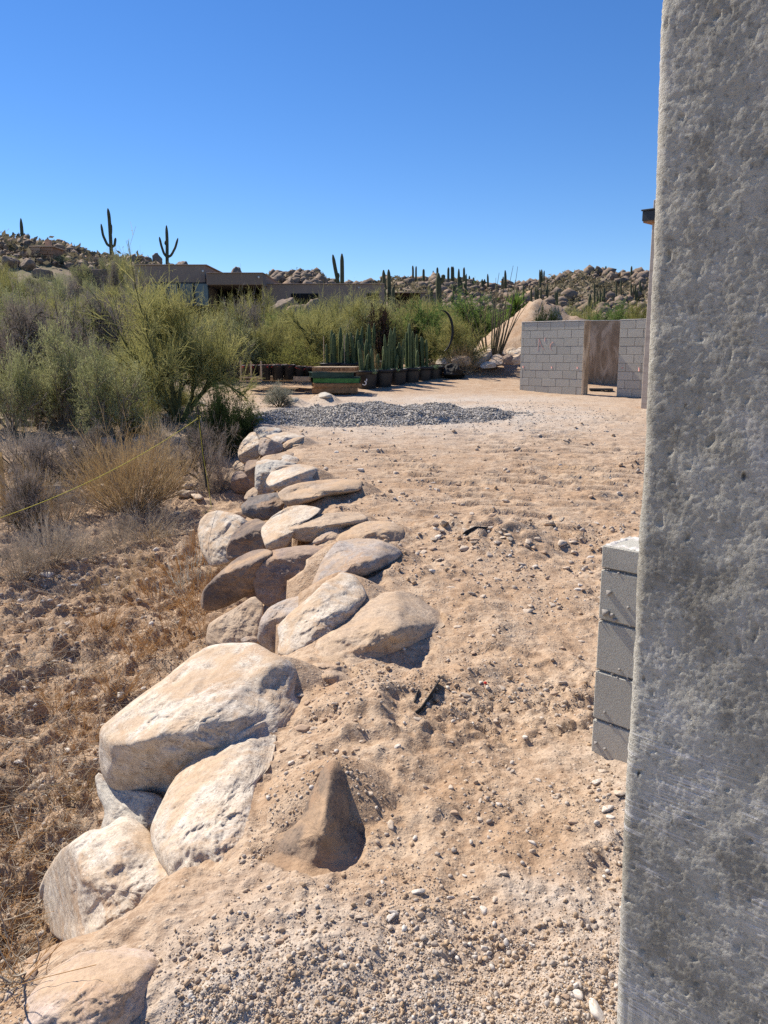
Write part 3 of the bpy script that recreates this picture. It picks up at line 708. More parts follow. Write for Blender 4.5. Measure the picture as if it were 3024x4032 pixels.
boulder('flat grey rock at the very end of the row beside the dark shrub', ZD,
        [(245,95),(330,52),(450,55),(520,80),(420,110),(280,125)], [((-.2,-.6,.77), (360,80))], .06, M['rk_grey'], 36, N=60, Mr=16)
boulder('dirt-covered brown lump of rock below the domed tan boulder', ZE,
        [(700,960),(760,930),(830,915),(960,930),(1030,970),(1090,1050),(1000,1110),(820,1110),(720,1060)], [((-.2,-.35,.91), (880,960)), ((.1,-.9,.4), (880,1000))], .06, M['rk_dusty'], 37, N=90, Mr=26, rough=1.6)
boulder('thin curled grey flake of rock between the tan slab and the largest boulder', ZE,
        [(370,780),(410,760),(470,768),(475,800),(420,790),(380,800)], [((-.3,-.6,.74), (420,778))], -.15, M['rk_grey'], 38, N=50, Mr=12)
boulder('grey stone slab at the gravel heap corner', ZF,
        [(350,915),(370,885),(410,880),(420,895),(400,920),(360,930)], [((-.4,-.5,.76), (385,900))], .1, M['rk_pale'], 39, N=50, Mr=12)
boulder('pale grey boulder standing in front of the pallet stack', ZF,
        [(533,880),(540,855),(575,848),(610,865),(623,885),(600,895),(550,895)], [((-.3,-.4,.86), (580,865)), ((-.2,-.95,.2), (575,872))], .18, M['rk_pale'], 40, N=60, Mr=16)
# white boulders beside the dirt mound
WB = 'pale boulders piled beside the dirt mound'
def wb(label, zf, pts, facets, mat, seed, Y): boulder(label, zf, pts, facets, 0, mat, seed, Yfix=Y, group=WB, N=60, Mr=18, do_carve=True, bank=False)
wb('largest white boulder of the pile beside the dirt mound', ZF, [(1440,695),(1438,645),(1500,585),(1560,585),(1567,640),(1520,695),(1470,703)], [((-.5,-.3,.8), (1490,650)), ((.3,-.93,.1), (1510,650))], M['rk_white'], 51, 25.2)
wb('orange-tan boulder at the front of the white pile', ZF, [(1318,665),(1340,632),(1430,636),(1443,670),(1420,697),(1340,697)], [((-.2,-.3,.93), (1370,645)), ((0,-.97,.1), (1370,650))], M['rk_tan'], 52, 24.8)
wb('white rock behind the orange-tan boulder', ZF, [(1318,640),(1335,605),(1390,607),(1400,640),(1360,660)], [((-.3,-.5,.8), (1355,620))], M['rk_white'], 53, 25.8)
wb('small white rock left of the largest white boulder', ZF, [(1393,640),(1418,595),(1480,590),(1470,640),(1430,660)], [((-.4,-.5,.76), (1430,620))], M['rk_white'], 54, 26.0)
wb('dark rock in shade on the far side of the largest white boulder', ZF, [(1553,680),(1560,645),(1600,632),(1640,655),(1638,690),(1580,700)], [((-.2,-.3,.9), (1590,645)), ((.1,-.97,.1), (1590,650))], M['rk_grey'], 55, 25.4)
wb('low pale rock in front of the largest white boulder', ZF, [(1488,695),(1528,665),(1585,675),(1592,705),(1510,712)], [((-.2,-.3,.9), (1540,680)), ((0,-.97,.1), (1540,690))], M['rk_pale'], 56, 24.6)
wb('tan rock perched above the shaded dark rock', ZF, [(1565,628),(1600,600),(1645,605),(1650,635),(1600,642)], [((-.3,-.5,.8), (1600,620))], M['rk_tan'], 57, 26.0)
wb('white boulder against the corner of the block wall', ZG, [(330,1050),(345,1020),(410,970),(440,985),(440,1085),(370,1092)], [((-.5,-.3,.8), (380,1010)), ((.1,-.97,.1), (385,1040))], M['rk_white'], 58, 24.8)
wb('dark rock under the white boulder at the wall corner', ZG, [(300,1060),(310,1025),(350,1020),(390,1060),(370,1090),(320,1090)], [((-.3,-.3,.9), (330,1030)), ((.1,-.97,.1), (330,1040))], M['rk_dark'], 59, 24.6)
wb('bluish grey rock between the piled boulders', ZG, [(215,1070),(225,1030),(270,1015),(305,1040),(300,1085),(250,1092)], [((-.3,-.5,.8), (260,1040))], M['rk_grey'], 60, 24.9)
wb('small pale rock on top of the pile near the wall corner', ZG, [(230,1015),(255,992),(305,1000),(300,1020),(260,1026)], [((-.3,-.5,.8), (265,1010))], M['rk_pale'], 61, 25.8)
wb('cream rock at the back of the pile near the wall corner', ZG, [(305,1010),(330,982),(370,975),(390,990),(350,1020)], [((-.4,-.5,.76), (345,1000))], M['rk_white'], 62, 26.0)
wb('pale rock at the end of the pile near the potted cacti', ZF, [(1225,680),(1240,655),(1290,640),(1325,655),(1320,690),(1260,700)], [((-.3,-.5,.8), (1270,665))], M['rk_white'], 63, 25.2)

# ------------------------------------------------------------------ ground mesh
def build_ground():
    nr, nc = HH.shape
    V = np.stack([XX, YY, HH], -1)
    idx = np.arange(nr * nc).reshape(nr, nc)
    q = np.stack([idx[:-1, :-1], idx[:-1, 1:], idx[1:, 1:], idx[1:, :-1]], -1).reshape(-1, 4)
    me = mesh_np('ground', V, quads=q, smooth=True, mat=M['dirt'])
    x = XX.ravel(); Y = YY.ravel(); p3 = np.stack([x, Y, np.zeros_like(x)], -1)
    nz = fbm(p3 * 1.4, 4) * .5; nz2 = fbm(p3 * 6, 3) * .4
    grey = sstep(.35, 1.05, x + nz * 1.2) * sstep(3.6, 2.2, Y) * .8
    grey = np.maximum(grey, sstep(2.15, 1.6, Y + nz * .5) * sstep(-.75, -.4, x) * .75)
    gp = np.exp(-(((x - .6) / 3.6) ** 2 + ((Y - 15.8) / 3.2) ** 2) * .9) * 1.1
    gp = np.maximum(gp, np.exp(-(((x - 1.5) / 3.5) ** 2 + ((Y - 19) / 1.6) ** 2)) * .8)
    grey = np.clip(np.maximum(grey, gp * (1 + nz)), 0, .95) * np.clip(.9 + nz2, 0, 1)
    s = edge_x(Y) - x
    soil = .65 * sstep(.1, .7, s + nz * .3) * sstep(24, 13, Y) * np.clip(.55 + nz * 2.2 + nz2 * .6, .05, 1)
    soil = np.maximum(soil, np.clip(sstep(.4, .9, s) * sstep(3.4, 2.6, Y), 0, .9))
    far = np.maximum(sstep(16, 24, Y) * sstep(-3, -6, x - (Y - 20) * .35), sstep(30, 40, Y))
    far = np.maximum(far, sstep(11, 15, Y) * sstep(.6, 2, s) * .6)
    col = np.stack([grey, soil * (1 - far), far, np.ones_like(far)], -1).astype(np.float32)
    a = me.color_attributes.new('zone', 'FLOAT_COLOR', 'POINT'); a.data.foreach_set('color', col.ravel())
    o = link('ground', me); tag(o, 'tan dirt pad, wash and rocky hills of the building site', None, None, 'structure')
    return o
HRAW = HH.copy(); bank_ground(); HH += (HH > HRAW + .004) * .010 * fbm(np.stack([XX * 9, YY * 9, XX * 0], -1), 4)
for W_c in CARVE: carve(W_c, .015)
bank_ground(.006, .20)
build_ground()

# ------------------------------------------------------------------ loose rocks
def ico(sub):
    bm = bmesh.new(); bmesh.ops.create_icosphere(bm, subdivisions=sub, radius=1)
    V = np.array([v.co[:] for v in bm.verts]); F = np.array([[v.index for v in f.verts] for f in bm.faces]); bm.free(); return V, F
ICO = {s: ico(s) for s in (1, 2, 3, 4)}
def rock_np(seed, sub=2, cuts=11, asp=(1, .8, .62), rough=.06, ball=.0):
    V, F = ICO[sub]; rs = np.random.RandomState(seed)
    n = rs.normal(size=(cuts, 3)); n /= np.linalg.norm(n, axis=1)[:, None]; dd = rs.uniform(.42, .82, cuts) * (1 - ball) + ball
    dot = V @ n.T; r = np.where(dot > .05, dd / np.maximum(dot, .05), 9).min(1); r = np.minimum(r, 1.05)
    r = r * (1 + rough * fbm(V * 2 + seed, 3)) if sub > 1 else r * (1 + rough * rs.uniform(-1, 1, len(V)))
    return V * r[:, None] * np.array(asp), F
STONE_P = [mesh_np('stone', *(lambda vf: (vf[0], None, vf[1]))(rock_np(100 + k, 3, 13, (1, random.uniform(.65, .95), random.uniform(.5, .75)), .07)), smooth=False, mat=None) for k in range(8)]
STONE_M = []
for mname in ('rk_stone', 'rk_stone2', 'rk_stone3', 'rk_white', 'rk_dark'):
    row = []
    for me in STONE_P:
        m2 = me.copy(); m2.materials.append(M[mname]); row.append(m2)
    STONE_M.append(row)
def stone(px, py, wpx, mi=0, label=None, group=None, hk=.8, name='stone', sink=.3, rs=random):
    x, Y, z = pix_ground(px, py)
    zc = Y / rays(px, py)[1]; w = wpx * zc / FPX * .5
    o = link(name, STONE_M[mi][rs.randrange(8)]); s = w
    hk *= .8; o.scale = (s, s * rs.uniform(.8, 1.1), s * hk)
    o.rotation_euler = (rs.uniform(-.3, .3), rs.uniform(-.3, .3), rs.uniform(0, 6.28))
    o.location = (x, Y, z + s * hk * (.6 - sink) * .6)
    return tag(o, label, 'stone', group)
def so(x, y): return ZO([(x, y)])[0]
# single stones that stand out
for (x, y, w, mi, lab) in (
    (905, 1928, 38, 2, 'white crusty stone on gravelly dirt below the fabric-draped rock'),
    (843, 1785, 34, 0, 'tan blocky stone standing beside the shadow of the fabric-draped rock'),
    (1312, 1748, 40, 2, 'chalky white stone lying against the rough grey wall foot'),
    (1300, 1668, 30, 0, 'grey stone at the foot of the block pier corner'),
    (1035, 1772, 26, 0, 'small tan rounded stone alone on smooth packed dirt'),
    (652, 1578, 40, 1, 'brown clod-like stone just above the fabric-draped rock'),
    (700, 1555, 32, 1, 'brown stone beside the clod behind the fabric-draped rock'),
    (628, 1650, 24, 2, 'small whitish stone between white slab and fabric-draped rock'),
    (735, 1262, 22, 0, 'pale stone on bare dirt above the domed boulder'),
    (1020, 1283, 28, 3, 'whitish flat stone in the middle of the pad'),
    (960, 1133, 52, 3, 'cream flat stone beside the scrap of black plastic'),
    (985, 1112, 36, 4, 'dark brown stone behind the cream flat stone'),
    (1215, 1175, 46, 0, 'grey-tan stone in the rubble line near the block pier'),
    (1160, 1165, 30, 0, 'upright grey stone in the rubble line across the pad'),
    (1275, 1205, 28, 2, 'whitish stone touching the block pier'),
    (1195, 1500, 26, 1, 'flat brown stone in the packed footprint area'),
    (1245, 2150, 44, 2, 'pale knobbly stone at the bottom beside the rough wall'),
    (1290, 2195, 70, 2, 'large chalky lump in the bottom corner by the rough wall'),
    (1118, 2155, 34, 0, 'light rounded stone near the bottom of the scene'),
    (1068, 1945, 24, 0, 'light stone on grey gravel beside the rough wall'),
    (488, 2050, 36, 0, 'tan stone on the gravel berm beside the pinkish boulder'),
    (545, 1985, 26, 0, 'pale stone on the crest of the gravel berm'),
    (570, 2025, 20, 2, 'small white stone on the gravel berm'),
    (115, 1205, 90, 4, 'dark flat oval stone leaning in the wash'),
    (100, 1245, 48, 2, 'white flat stone in front of the dark oval stone'),
    (68, 1252, 24, 2, 'small white stone beside the white flat one in the wash'),
    (130, 1312, 22, 2, 'small white stone alone on the wash slope'),
    (330, 1095, 44, 0, 'brown-grey stone at the foot of the dry tan bush'),
    (385, 1110, 30, 0, 'pale stone above the silver-leaved plant in the wash'),
    (60, 2120, 60, 1, 'brown block-shaped stone at the wash foot in the bottom corner'),
    (95, 2075, 40, 1, 'upright brown stone beside the small rounded striped rock'),
    (20, 2150, 44, 0, 'grey stone at the frame edge of the wash'),
    (25, 1870, 20, 0, 'pale round pebble on the rim of the dug hole'),
    (85, 1920, 26, 0, 'pinkish stone on red soil beside the cracked pale boulder'),
    (85, 1690, 50, 3, 'pale rock among twigs at the wash edge'),
    (1292, 1690, 34, 2, 'white stone at the near corner of the block pier'),
    (1335, 1716, 36, 0, 'tan flat stone between block pier and rough wall'),
    (285, 1640, 36, 1, 'tan stone in shade near the largest boulder')):
    p = so(x, y); stone(p[0], p[1], w * .463, mi, lab, None, .8)
rs = random.Random(5)
def scatter_stones(n, box, wr, label, group, keep, mis=(0, 0, 1, 2)):
    c = 0; k = 0
    while c < n and k < n * 30:
        k += 1; x = rs.uniform(box[0], box[2]); y = rs.uniform(box[1], box[3])
        if not keep(x, y): continue
        c += 1; p = so(x, y); stone(p[0], p[1], rs.uniform(*wr) * .463, rs.choice(mis), label, group, rs.uniform(.6, .9), rs=rs)
right_of_edge = lambda x, y: x > np.interp(y, [900, 1040, 1180, 1300, 1480, 1650, 1850, 1980, 2100], [650, 760, 880, 1000, 800, 810, 830, 620, 400])
scatter_stones(34, (640, 925, 1370, 1140), (10, 24), 'small loose stone on the churned dirt beyond the rubble line', 'loose stones on the far half of the pad', right_of_edge)
scatter_stones(40, (850, 1140, 1280, 1330), (12, 32), 'loose stone in the rubble scattered across the pad behind the pier', 'rubble stones across the middle of the pad', right_of_edge)
scatter_stones(40, (620, 1340, 1270, 1700), (12, 26), 'loose stone on the dirt between boulders and block pier', 'loose stones on the middle pad', right_of_edge)
scatter_stones(60, (420, 1700, 1320, 2205), (14, 32), 'loose stone on the gravelly dirt in the foreground', 'loose stones on the near gravel', right_of_edge)
scatter_stones(40, (0, 1230, 330, 1700), (12, 34), 'loose pale stone among twigs in the wash', 'loose stones in the wash', lambda x, y: x < 420 - (y - 1230) * .35, (0, 2, 2, 3))
scatter_stones(60, (0, 850, 480, 1120), (20, 80), 'pale rock among the brush on the slope beyond the wash', 'rocks among the brush', lambda x, y: x < 440, (0, 3, 3, 0))

def scatter_mesh(name, x, Y, z, s, mats_rng, mat, sub=1, nproto=10, hk=.7, seed=0, label=None, kindtag='stuff', cat=None):
    r2 = np.random.RandomState(seed); mb = MB(); n = len(x); which = r2.randint(0, nproto, n)
    for k in range(nproto):
        V, F = rock_np(300 + k + seed, sub, 8, (1, r2.uniform(.65, 1), hk), .12)
        ii = np.where(which == k)[0]
        if not len(ii): continue
        a = r2.uniform(0, 6.28, len(ii)); ca, sa = np.cos(a), np.sin(a)
        tl = r2.uniform(-.5, .5, len(ii))
        vx = V[None, :, 0] * ca[:, None] - V[None, :, 1] * sa[:, None]; vy = V[None, :, 0] * sa[:, None] + V[None, :, 1] * ca[:, None]
        vz = V[None, :, 2] + V[None, :, 0] * tl[:, None] * .5
        W = np.stack([vx, vy, vz], -1) * s[ii][:, None, None] + np.stack([x[ii], Y[ii], z[ii]], -1)[:, None, :]
        T = F[None] + (np.arange(len(ii)) * len(V))[:, None, None]
        mb.add(W.reshape(-1, 3), T=T.reshape(-1, 3))
    o = link(name, mb.mesh(name, mat, False)); return tag(o, label, cat, None, kindtag)
def pebmat(name, stops):
    N = NT(name, .92, .15); p = N.pos()
    vo = N.n('TexNoise', Vector=p, Scale=37.0, Detail=2.0, Roughness=.9)
    g = N.t.nodes.new('ShaderNodeNewGeometry')
    c = N.ramp(g.outputs['Random Per Island'], stops)
    c = N.mix(N.math('MULTIPLY', N.ramp(vo.outputs['Fac'], [(.4, 1), (.6, 0)]), .3), c, (.22, .16, .12))
    return N.done(c, N.bump(N.noise(p, 160, 3), .4, .004))
M['peb'] = pebmat('pebbles', [(0, (.42, .30, .19)), (.3, (.50, .37, .25)), (.55, (.5, .41, .32)), (.75, (.40, .35, .30)), (.9, (.58, .52, .45)), (1, (.66, .62, .56))])
M['pebg'] = pebmat('grey_gravel', [(0, (.19, .175, .155)), (.4, (.32, .30, .275)), (.75, (.45, .43, .40)), (1, (.60, .58, .55))])
rp = np.random.RandomState(11)
def sample_px(n, box, keep=None, ypow=1.0):
    x = rp.uniform(box[0], box[2], n); y = box[1] + (box[3] - box[1]) * rp.uniform(0, 1, n) ** ypow
    if keep is not None: k = keep(x, y); x, y = x[k], y[k]
    p = ZO(np.stack([x, y], -1)); X, Y, Z, ok = ground_at(p[:, 0], p[:, 1]); zc = Y / rays(p[:, 0], p[:, 1])[:, 1]
    k = ok & (Y < 30); return X[k], Y[k], Z[k], (zc / FPX)[k]
scatter_stones(40, (600, 1500, 800, 1720), (10, 26), 'brown clod in the spoil heaped behind the white slab', 'clods behind the white slab', lambda x, y: x > 600 + max(0, (1640 - y)) * .1 and not (560 < x < 790 and y > 1640), (1, 1, 0))
scatter_stones(45, (900, 1110, 1270, 1200), (10, 30), 'angular stone in the rubble ridge beside the cream flat stone', 'stones of the rubble ridge', lambda x, y: True, (0, 1, 0, 3))
padkeep = lambda x, y: x > np.interp(y, [900, 1040, 1180, 1300, 1480, 1650, 1850, 1980, 2212], [600, 700, 760, 800, 680, 600, 520, 440, 10])
X, Y, Z, sc_ = sample_px(60000, (0, 900, 1420, 2300), padkeep, .8)
clump = fbm(np.stack([X * 1.6, Y * 1.6, X * 0], -1), 3); k = rp.uniform(size=len(X)) < np.clip(.40 + clump * 2.0, .06, 1) * np.where((X > .6) & (Y > 6.8), .4, 1)
X, Y, Z, sc_ = X[k], Y[k], Z[k], sc_[k]
s = np.clip(rp.pareto(2.2, len(X)) * .9 + .7, .7, 5.0) * sc_ * .70
s = np.clip(s * 1.12, .002, .045)
scatter_mesh('pad_gravel', X, Y, Z + s * .3, s, None, M['peb'], 1, 12, .75, 1, 'small pebbles and clods strewn over the dirt pad')
X, Y, Z, sc_ = sample_px(13000, (380, 1650, 1400, 2300), padkeep, .6)
s = np.clip(np.clip(rp.pareto(2.4, len(X)) * 1.2 + .9, .9, 5.5) * sc_ * .8, .003, .02)
k = rp.uniform(size=len(X)) < .12 + .88 * np.maximum(sstep(.3, .9, X) * sstep(3.4, 2.3, Y), sstep(2.1, 1.6, Y))
X, Y, Z, s = X[k], Y[k], Z[k], s[k]; k = s > .0085
scatter_mesh('near_gravel', X[k], Y[k], Z[k] + s[k] * .25, s[k], None, M['peb'], 2, 10, .8, 2, 'coarse gravel scattered over the nearest dirt and wall foot')
k = ~k; scatter_mesh('fine_near_gravel', X[k], Y[k], Z[k] + s[k] * .25, s[k], None, M['peb'], 1, 10, .8, 12, 'fine gravel scattered over the nearest dirt and wall foot')
X, Y, Z, sc_ = sample_px(9000, (0, 1150, 560, 2212), lambda x, y: x < np.interp(y, [1150, 1400, 1500, 1700, 1900, 2212], [430, 440, 330, 220, 110, 60]), 1)
s = np.clip(np.clip(rp.pareto(2.0, len(X)) * 1.0 + .7, .7, 6) * sc_ * .8, .004, .05)
scatter_mesh('wash_gravel', X, Y, Z + s * .15, s, None, M['peb'], 1, 10, .7, 3, 'pebbles and clods on the floor of the wash')

# ------------------------------------------------------------------ gravel heap
def gravel_heap():
    n = 26000; x = rp.uniform(-2.6, 2.9, n); Y = rp.uniform(13.4, 17.6, n)
    def hh(x, Y):
        p3 = np.stack([x, Y, x * 0], -1)
        cy = 15.3 + .12 * x; e = 1 - ((x - (-.1)) / 2.55) ** 2 - ((Y - cy) / 1.55) ** 2 + .35 * fbm(p3 * 1.1, 3)
        bumps = .55 + .75 * np.abs(perlin(p3 * 1.3 + 2))
        tail = .5 - ((x - 1.9) / 1.2) ** 2 - ((Y - 15.9) / .6) ** 2
        return np.clip(np.maximum(e, tail * .35) + .18 * fbm(p3 * 2.5, 3), -1, 1) * .29 * bumps
    h = hh(x, Y); k = h > -.02
    x, Y, h = x[k], Y[k], h[k]; z = Hs(x, Y) + np.maximum(h, 0)
    s = rp.uniform(.012, .03, len(x)); root = scatter_mesh('gravel_heap', x, Y, z, s, None, M['pebg'], 1, 10, .75, 4, 'low heap of grey crushed gravel on the pad', 'stuff', None)
    gx, gy = np.meshgrid(np.linspace(-2.9, 3.2, 90), np.linspace(13.2, 17.8, 70)); gh = hh(gx.ravel(), gy.ravel())
    V = np.stack([gx.ravel(), gy.ravel(), Hs(gx.ravel(), gy.ravel()) + np.where(gh > 0, gh, -.05) - .012], -1)
    idx = np.arange(70 * 90).reshape(70, 90); q = np.stack([idx[:-1, :-1], idx[:-1, 1:], idx[1:, 1:], idx[1:, :-1]], -1).reshape(-1, 4)
    b = link('heap_core', mesh_np('heap_core', V, quads=q, smooth=True, mat=M['pebg']), root); b['kind'] = 'stuff'
    xs = rp.uniform(-2.8, 4.6, 7000); yy = rp.uniform(12.8, 19, 7000); ss = rp.uniform(.010, .022, 7000)
    k = rp.uniform(size=7000) < np.exp(-(((xs - .4) / 3) ** 2 + ((yy - 15.8) / 1.8) ** 2))
    scatter_mesh('spilled_gravel', xs[k], yy[k], Hs(xs[k], yy[k]) + .004, ss[k], None, M['pebg'], 1, 10, .75, 5, 'thin spill of grey gravel around the heap')
gravel_heap()

# ------------------------------------------------------------------ concrete block walls
HD = rad(44)
DIRW = np.array([math.cos(HD), -math.sin(HD), 0]); NRM = np.array([-math.sin(HD), -math.cos(HD), 0])
def block_wall(t, org, L, courses, thick, zrot, seed, first=.0, sink=.0, topcap=True, skipface=False):
    """courses of separate blocks on a mortar core; t is the thing, local x runs along the wall, local -y faces the viewer"""
    r = random.Random(seed); bl, bh, j = .3968, .1936, .0095
    core = link('mortar_core', box_me('mortar_core', L - .012, thick - .012, courses * (bh + j) - .004, M['mortar'], 0, (L / 2, thick / 2, 0)), t); core.location = org
    cache = {}
    for c in range(courses):
        x = -(first + (c % 2) * (bl + j) / 2) % (bl + j) - (bl + j)
        while x < L:
            a, b = max(x, 0), min(x + bl, L)
            if b - a > .03:
                key = round(b - a, 3)
                if key not in cache:
                    cache[key] = box_me('block', key, thick + .012, bh, M['block'], .004, (0, 0, 0))
                o = link('block', cache[key], t); o.location = (org[0] + (a + b) / 2, org[1] + thick / 2 + r.uniform(-.0015, .0015), org[2] + c * (bh + j))
            x += bl + j
    if topcap:
        g = link('grout_top', box_me('grout_top', L - .05, thick - .05, .012, M['grout'], 0, (L / 2, thick / 2, courses * (bh + j) - .006)), t); g.location = org
def wall_thing(name, label, cat, px, py, Y=None, rz=-HD):
    if Y is None: x, Y, z = pix_ground(px, py)
    else:
        q = P(px, py, Y); x, z = q[0], q[2]
    return thing(name, label, cat, (x, Y, z - .05), rz)
t1 = wall_thing('block_wall', 'grey concrete block wall with pink paint marks left of the doorway opening', 'wall', 519.6, 391, 21.6)
block_wall(t1, (0, 0, -.2031), 1.86, 10, .194, 0, 1, .12)
ztop = 9 * .2031
jm = link('jamb', box_me('jamb', .05, .23, ztop + .01, M['stain'], .004, (1.86 + .026, .10, 0)), t1)
cp = link('top_cap', box_me('top_cap', 1.93, .23, .022, M['grout'], .004, (.955, .10, ztop)), t1)
def paint_strokes(t, strokes, w=.022):
    for pts in strokes:
        a = np.array([[(x, -.0075, z) for x, z in pts]]); V, Q = tubes(a, w * .5, 4)
        V[:, 1] = np.where(V[:, 1] < -.0075, -.0105, -.004)
        link('paint_mark', mesh_np('paint_mark', V, quads=Q, mat=M['pink']), t)
paint_strokes(t1, [[(.56, 1.42), (.55, 1.28), (.53, 1.1)], [(.56, 1.40), (.64, 1.22), (.74, 1.12)], [(.74, 1.44), (.73, 1.34)],
                   [(.99, 1.33), (.91, 1.27), (.90, 1.17), (.97, 1.11)]], .016)
paint_strokes(t1, [[(.10, .71), (.105, .66)], [(.97, .71), (.98, .66)], [(1.72, .71), (1.73, .66)]], .05)
def stub(px, py, Y): return P(px, py, Y)
t2 = wall_thing('block_pier', 'narrow concrete block pier with two pink dots right of the doorway opening', 'pier', 616.5, 394.4, 19.9)
block_wall(t2, (0, 0, -.2031), .70, 10, .194, 0, 2, .2)
link('top_cap', box_me('top_cap', .72, .215, .02, M['grout'], .004, (.35, .10, ztop)), t2)
paint_strokes(t2, [[(.12, .71), (.125, .68)], [(.56, .71), (.565, .62)]], .045)
# enclosure behind: stained inner wall
q = P(566, 388, 23.3)
t3 = thing('stained_wall', 'brown water-stained plaster wall seen through the doorway opening', 'wall', (q[0], 23.3, -.05), -HD + .38)
link('wall_face', box_me('wall_face', 3.4, .2, 2.45, M['stain'], .01, (1.35, .1, 0)), t3)
link('top_cap', box_me('top_cap', 3.42, .22, .02, M['grout'], .003, (1.35, .1, 2.45)), t3)
q = P(601, 389.5, 21.4)
o = link('black_plank', box_me('black_plank', .6, .25, .05, M['steel'], .005), None, (q[0], 21.4, q[2] - .02)); o.rotation_euler = (0, 0, -.15)
tag(o, 'black flat panel lying in the shaded doorway opening', 'panel')

# near block pier beside the rough wall
q = P(590.5, 772, 2.93)
t4 = thing('block_pier', 'low concrete block pier with white mortar top beside the rough grey wall', 'pier', (q[0], q[1], -.06), -HD)
block_wall(t4, (0, 0, -.2031), 1.25, 5, .2, 0, 3, .0, topcap=False)
hh_ = 4 * .2031
link('cap_course', box_me('cap_course', 1.25, .212, .085, M['block'], .004, (.625, .1, hh_)), t4)
rsx = np.random.RandomState(8)
gx, gy = np.meshgrid(np.linspace(.004, 1.246, 110), np.linspace(.0, .2, 22))
gz = hh_ + .086 + .006 * fbm(np.stack([gx * 40, gy * 40, gx * 0], -1), 3) - .03 * sstep(.05, .07, gy) * sstep(.15, .13, gy) * (np.abs(((gx * 5.0) % 1) - .5) < .36)
idx = np.arange(22 * 110).reshape(22, 110); qd = np.stack([idx[:-1, :-1], idx[:-1, 1:], idx[1:, 1:], idx[1:, :-1]], -1).reshape(-1, 4)
link('mortar_top', mesh_np('mortar_top', np.stack([gx, gy, gz], -1), quads=qd, mat=M['grout']), t4)
mb = MB()                                                 # squeezed mortar at the joints
for c in range(1, 5):
    for k in range(70):
        V, F = rock_np(500 + k % 9, 1, 6, (1, .6, .7), .2); s = rsx.uniform(.003, .0085)
        mb.add(V * s + np.array([rsx.uniform(0, 1.2), -.004, c * .2031 - .005 + rsx.normal() * .004]), T=F)
for (lx, lz, s) in ((.04, .72, .016), (.03, .64, .02), (.055, .635, .014), (.07, .62, .012), (.05, .24, .008), (.02, .10, .01), (.06, .09, .008), (.10, .43, .007), (.12, .68, .008)):
    V, F = rock_np(520, 2, 8, (1, .9, 1), .2); mb.add(V * s + np.array([lx, -.008, lz]), T=F)
link('mortar_lumps', mb.mesh('mortar_lumps', M['mortar'], False), t4)['kind'] = 'stuff'

# ------------------------------------------------------------------ rough grey wall at the right
def rough_wall():
    Yw = 1.32
    er = np.array([-60, 0, 250, 480, 650, 900, 1050, 1150, 1400, 1600, 1750, 1900, 2212, 2400]); ex = np.array([1419, 1417, 1412, 1405, 1399, 1388, 1381, 1373, 1362, 1351, 1341, 1335, 1325, 1318])
    pe = np.stack([P(*so(a, b), Yw) for a, b in zip(ex, er)])
    zo = np.argsort(pe[:, 2]); zs, xs_ = pe[zo, 2], pe[zo, 0]
    z = np.concatenate([[-.35, 0.0, .25], np.arange(.36, 2.32, .0035), [2.6, 3.0]])
    # plan section: end face, rounded corner, long face
    sec = [(-.30 * (-NRM[0]), -.30 * (-NRM[1]))]
    rc = .020
    prof = []; nrm = []
    DX = DIRW[:2]; NN = NRM[:2]; E = -DX                   # E points out of the end face
    for s in np.linspace(.30, rc, 8): prof.append(-NN * s); nrm.append(E)
    for a in np.linspace(0, math.pi / 2, 9)[1:]:
        c = DX * rc - NN * rc; nv = E * math.cos(a) + NN * math.sin(a); prof.append(c + nv * rc); nrm.append(nv)
    for s in np.concatenate([np.arange(rc + .003, .36, .0034), np.linspace(.37, 1.3, 10)]): prof.append(DX * s); nrm.append(NN)
    prof = np.array(prof); nrm = np.array(nrm); npf = len(prof)
    bx = np.interp(z, zs, xs_)
    V = np.zeros((len(z), npf, 3)); V[:, :, 0] = bx[:, None] + prof[None, :, 0]; V[:, :, 1] = Yw + prof[None, :, 1]; V[:, :, 2] = z[:, None]
    p = V.copy(); q_ = p.reshape(-1, 3)
    d = .0022 * fbm(q_ * 9, 3) + .0007 * fbm(q_ * 34, 3) + .0009 * np.abs(fbm(q_ * 110, 2)) + .0009 * fbm(q_ * 190, 2)
    top = sstep(1.95, 2.15, q_[:, 2] + .12 * fbm(q_ * 5, 3))
    d = d + top * (.004 * np.abs(fbm(q_ * 45 + 3, 3)) - .006)
    pits = perlin(q_ * np.array([60, 60, 42]) + 7); d = d - .004 * sstep(.55, .7, pits)
    V = V + (d.reshape(len(z), npf) * 1.0)[:, :, None] * np.concatenate([nrm, np.zeros((npf, 1))], 1)[None]
    idx = np.arange(len(z) * npf).reshape(len(z), npf)
    Q = np.stack([idx[:-1, :-1], idx[:-1, 1:], idx[1:, 1:], idx[1:, :-1]], -1).reshape(-1, 4)
    me = mesh_np('rough_wall', V, quads=Q, smooth=True, mat=M['stucco'])
    o = link('rough_wall', me); tag(o, 'tall rough grey plastered wall end filling the side of the view', 'wall')
    # its back, so that it is a solid wall
    b = np.array([-NN * .30 + DX * 0, -NN * .30 + DX * 1.3, DX * 1.3]); Vb = []
    for zz in (-.35, 3.0):
        x0 = np.interp(zz, zs, xs_)
        for c in b: Vb.append((x0 + c[0], Yw + c[1], zz))
    Vb += [(np.interp(3.0, zs, xs_), Yw, 3.0)]
    link('wall_back', mesh_np('wall_back', np.array(Vb), quads=[(0, 3, 4, 1), (1, 4, 5, 2), (3, 6, 5, 4)], mat=M['stucco']), o)
rough_wall()

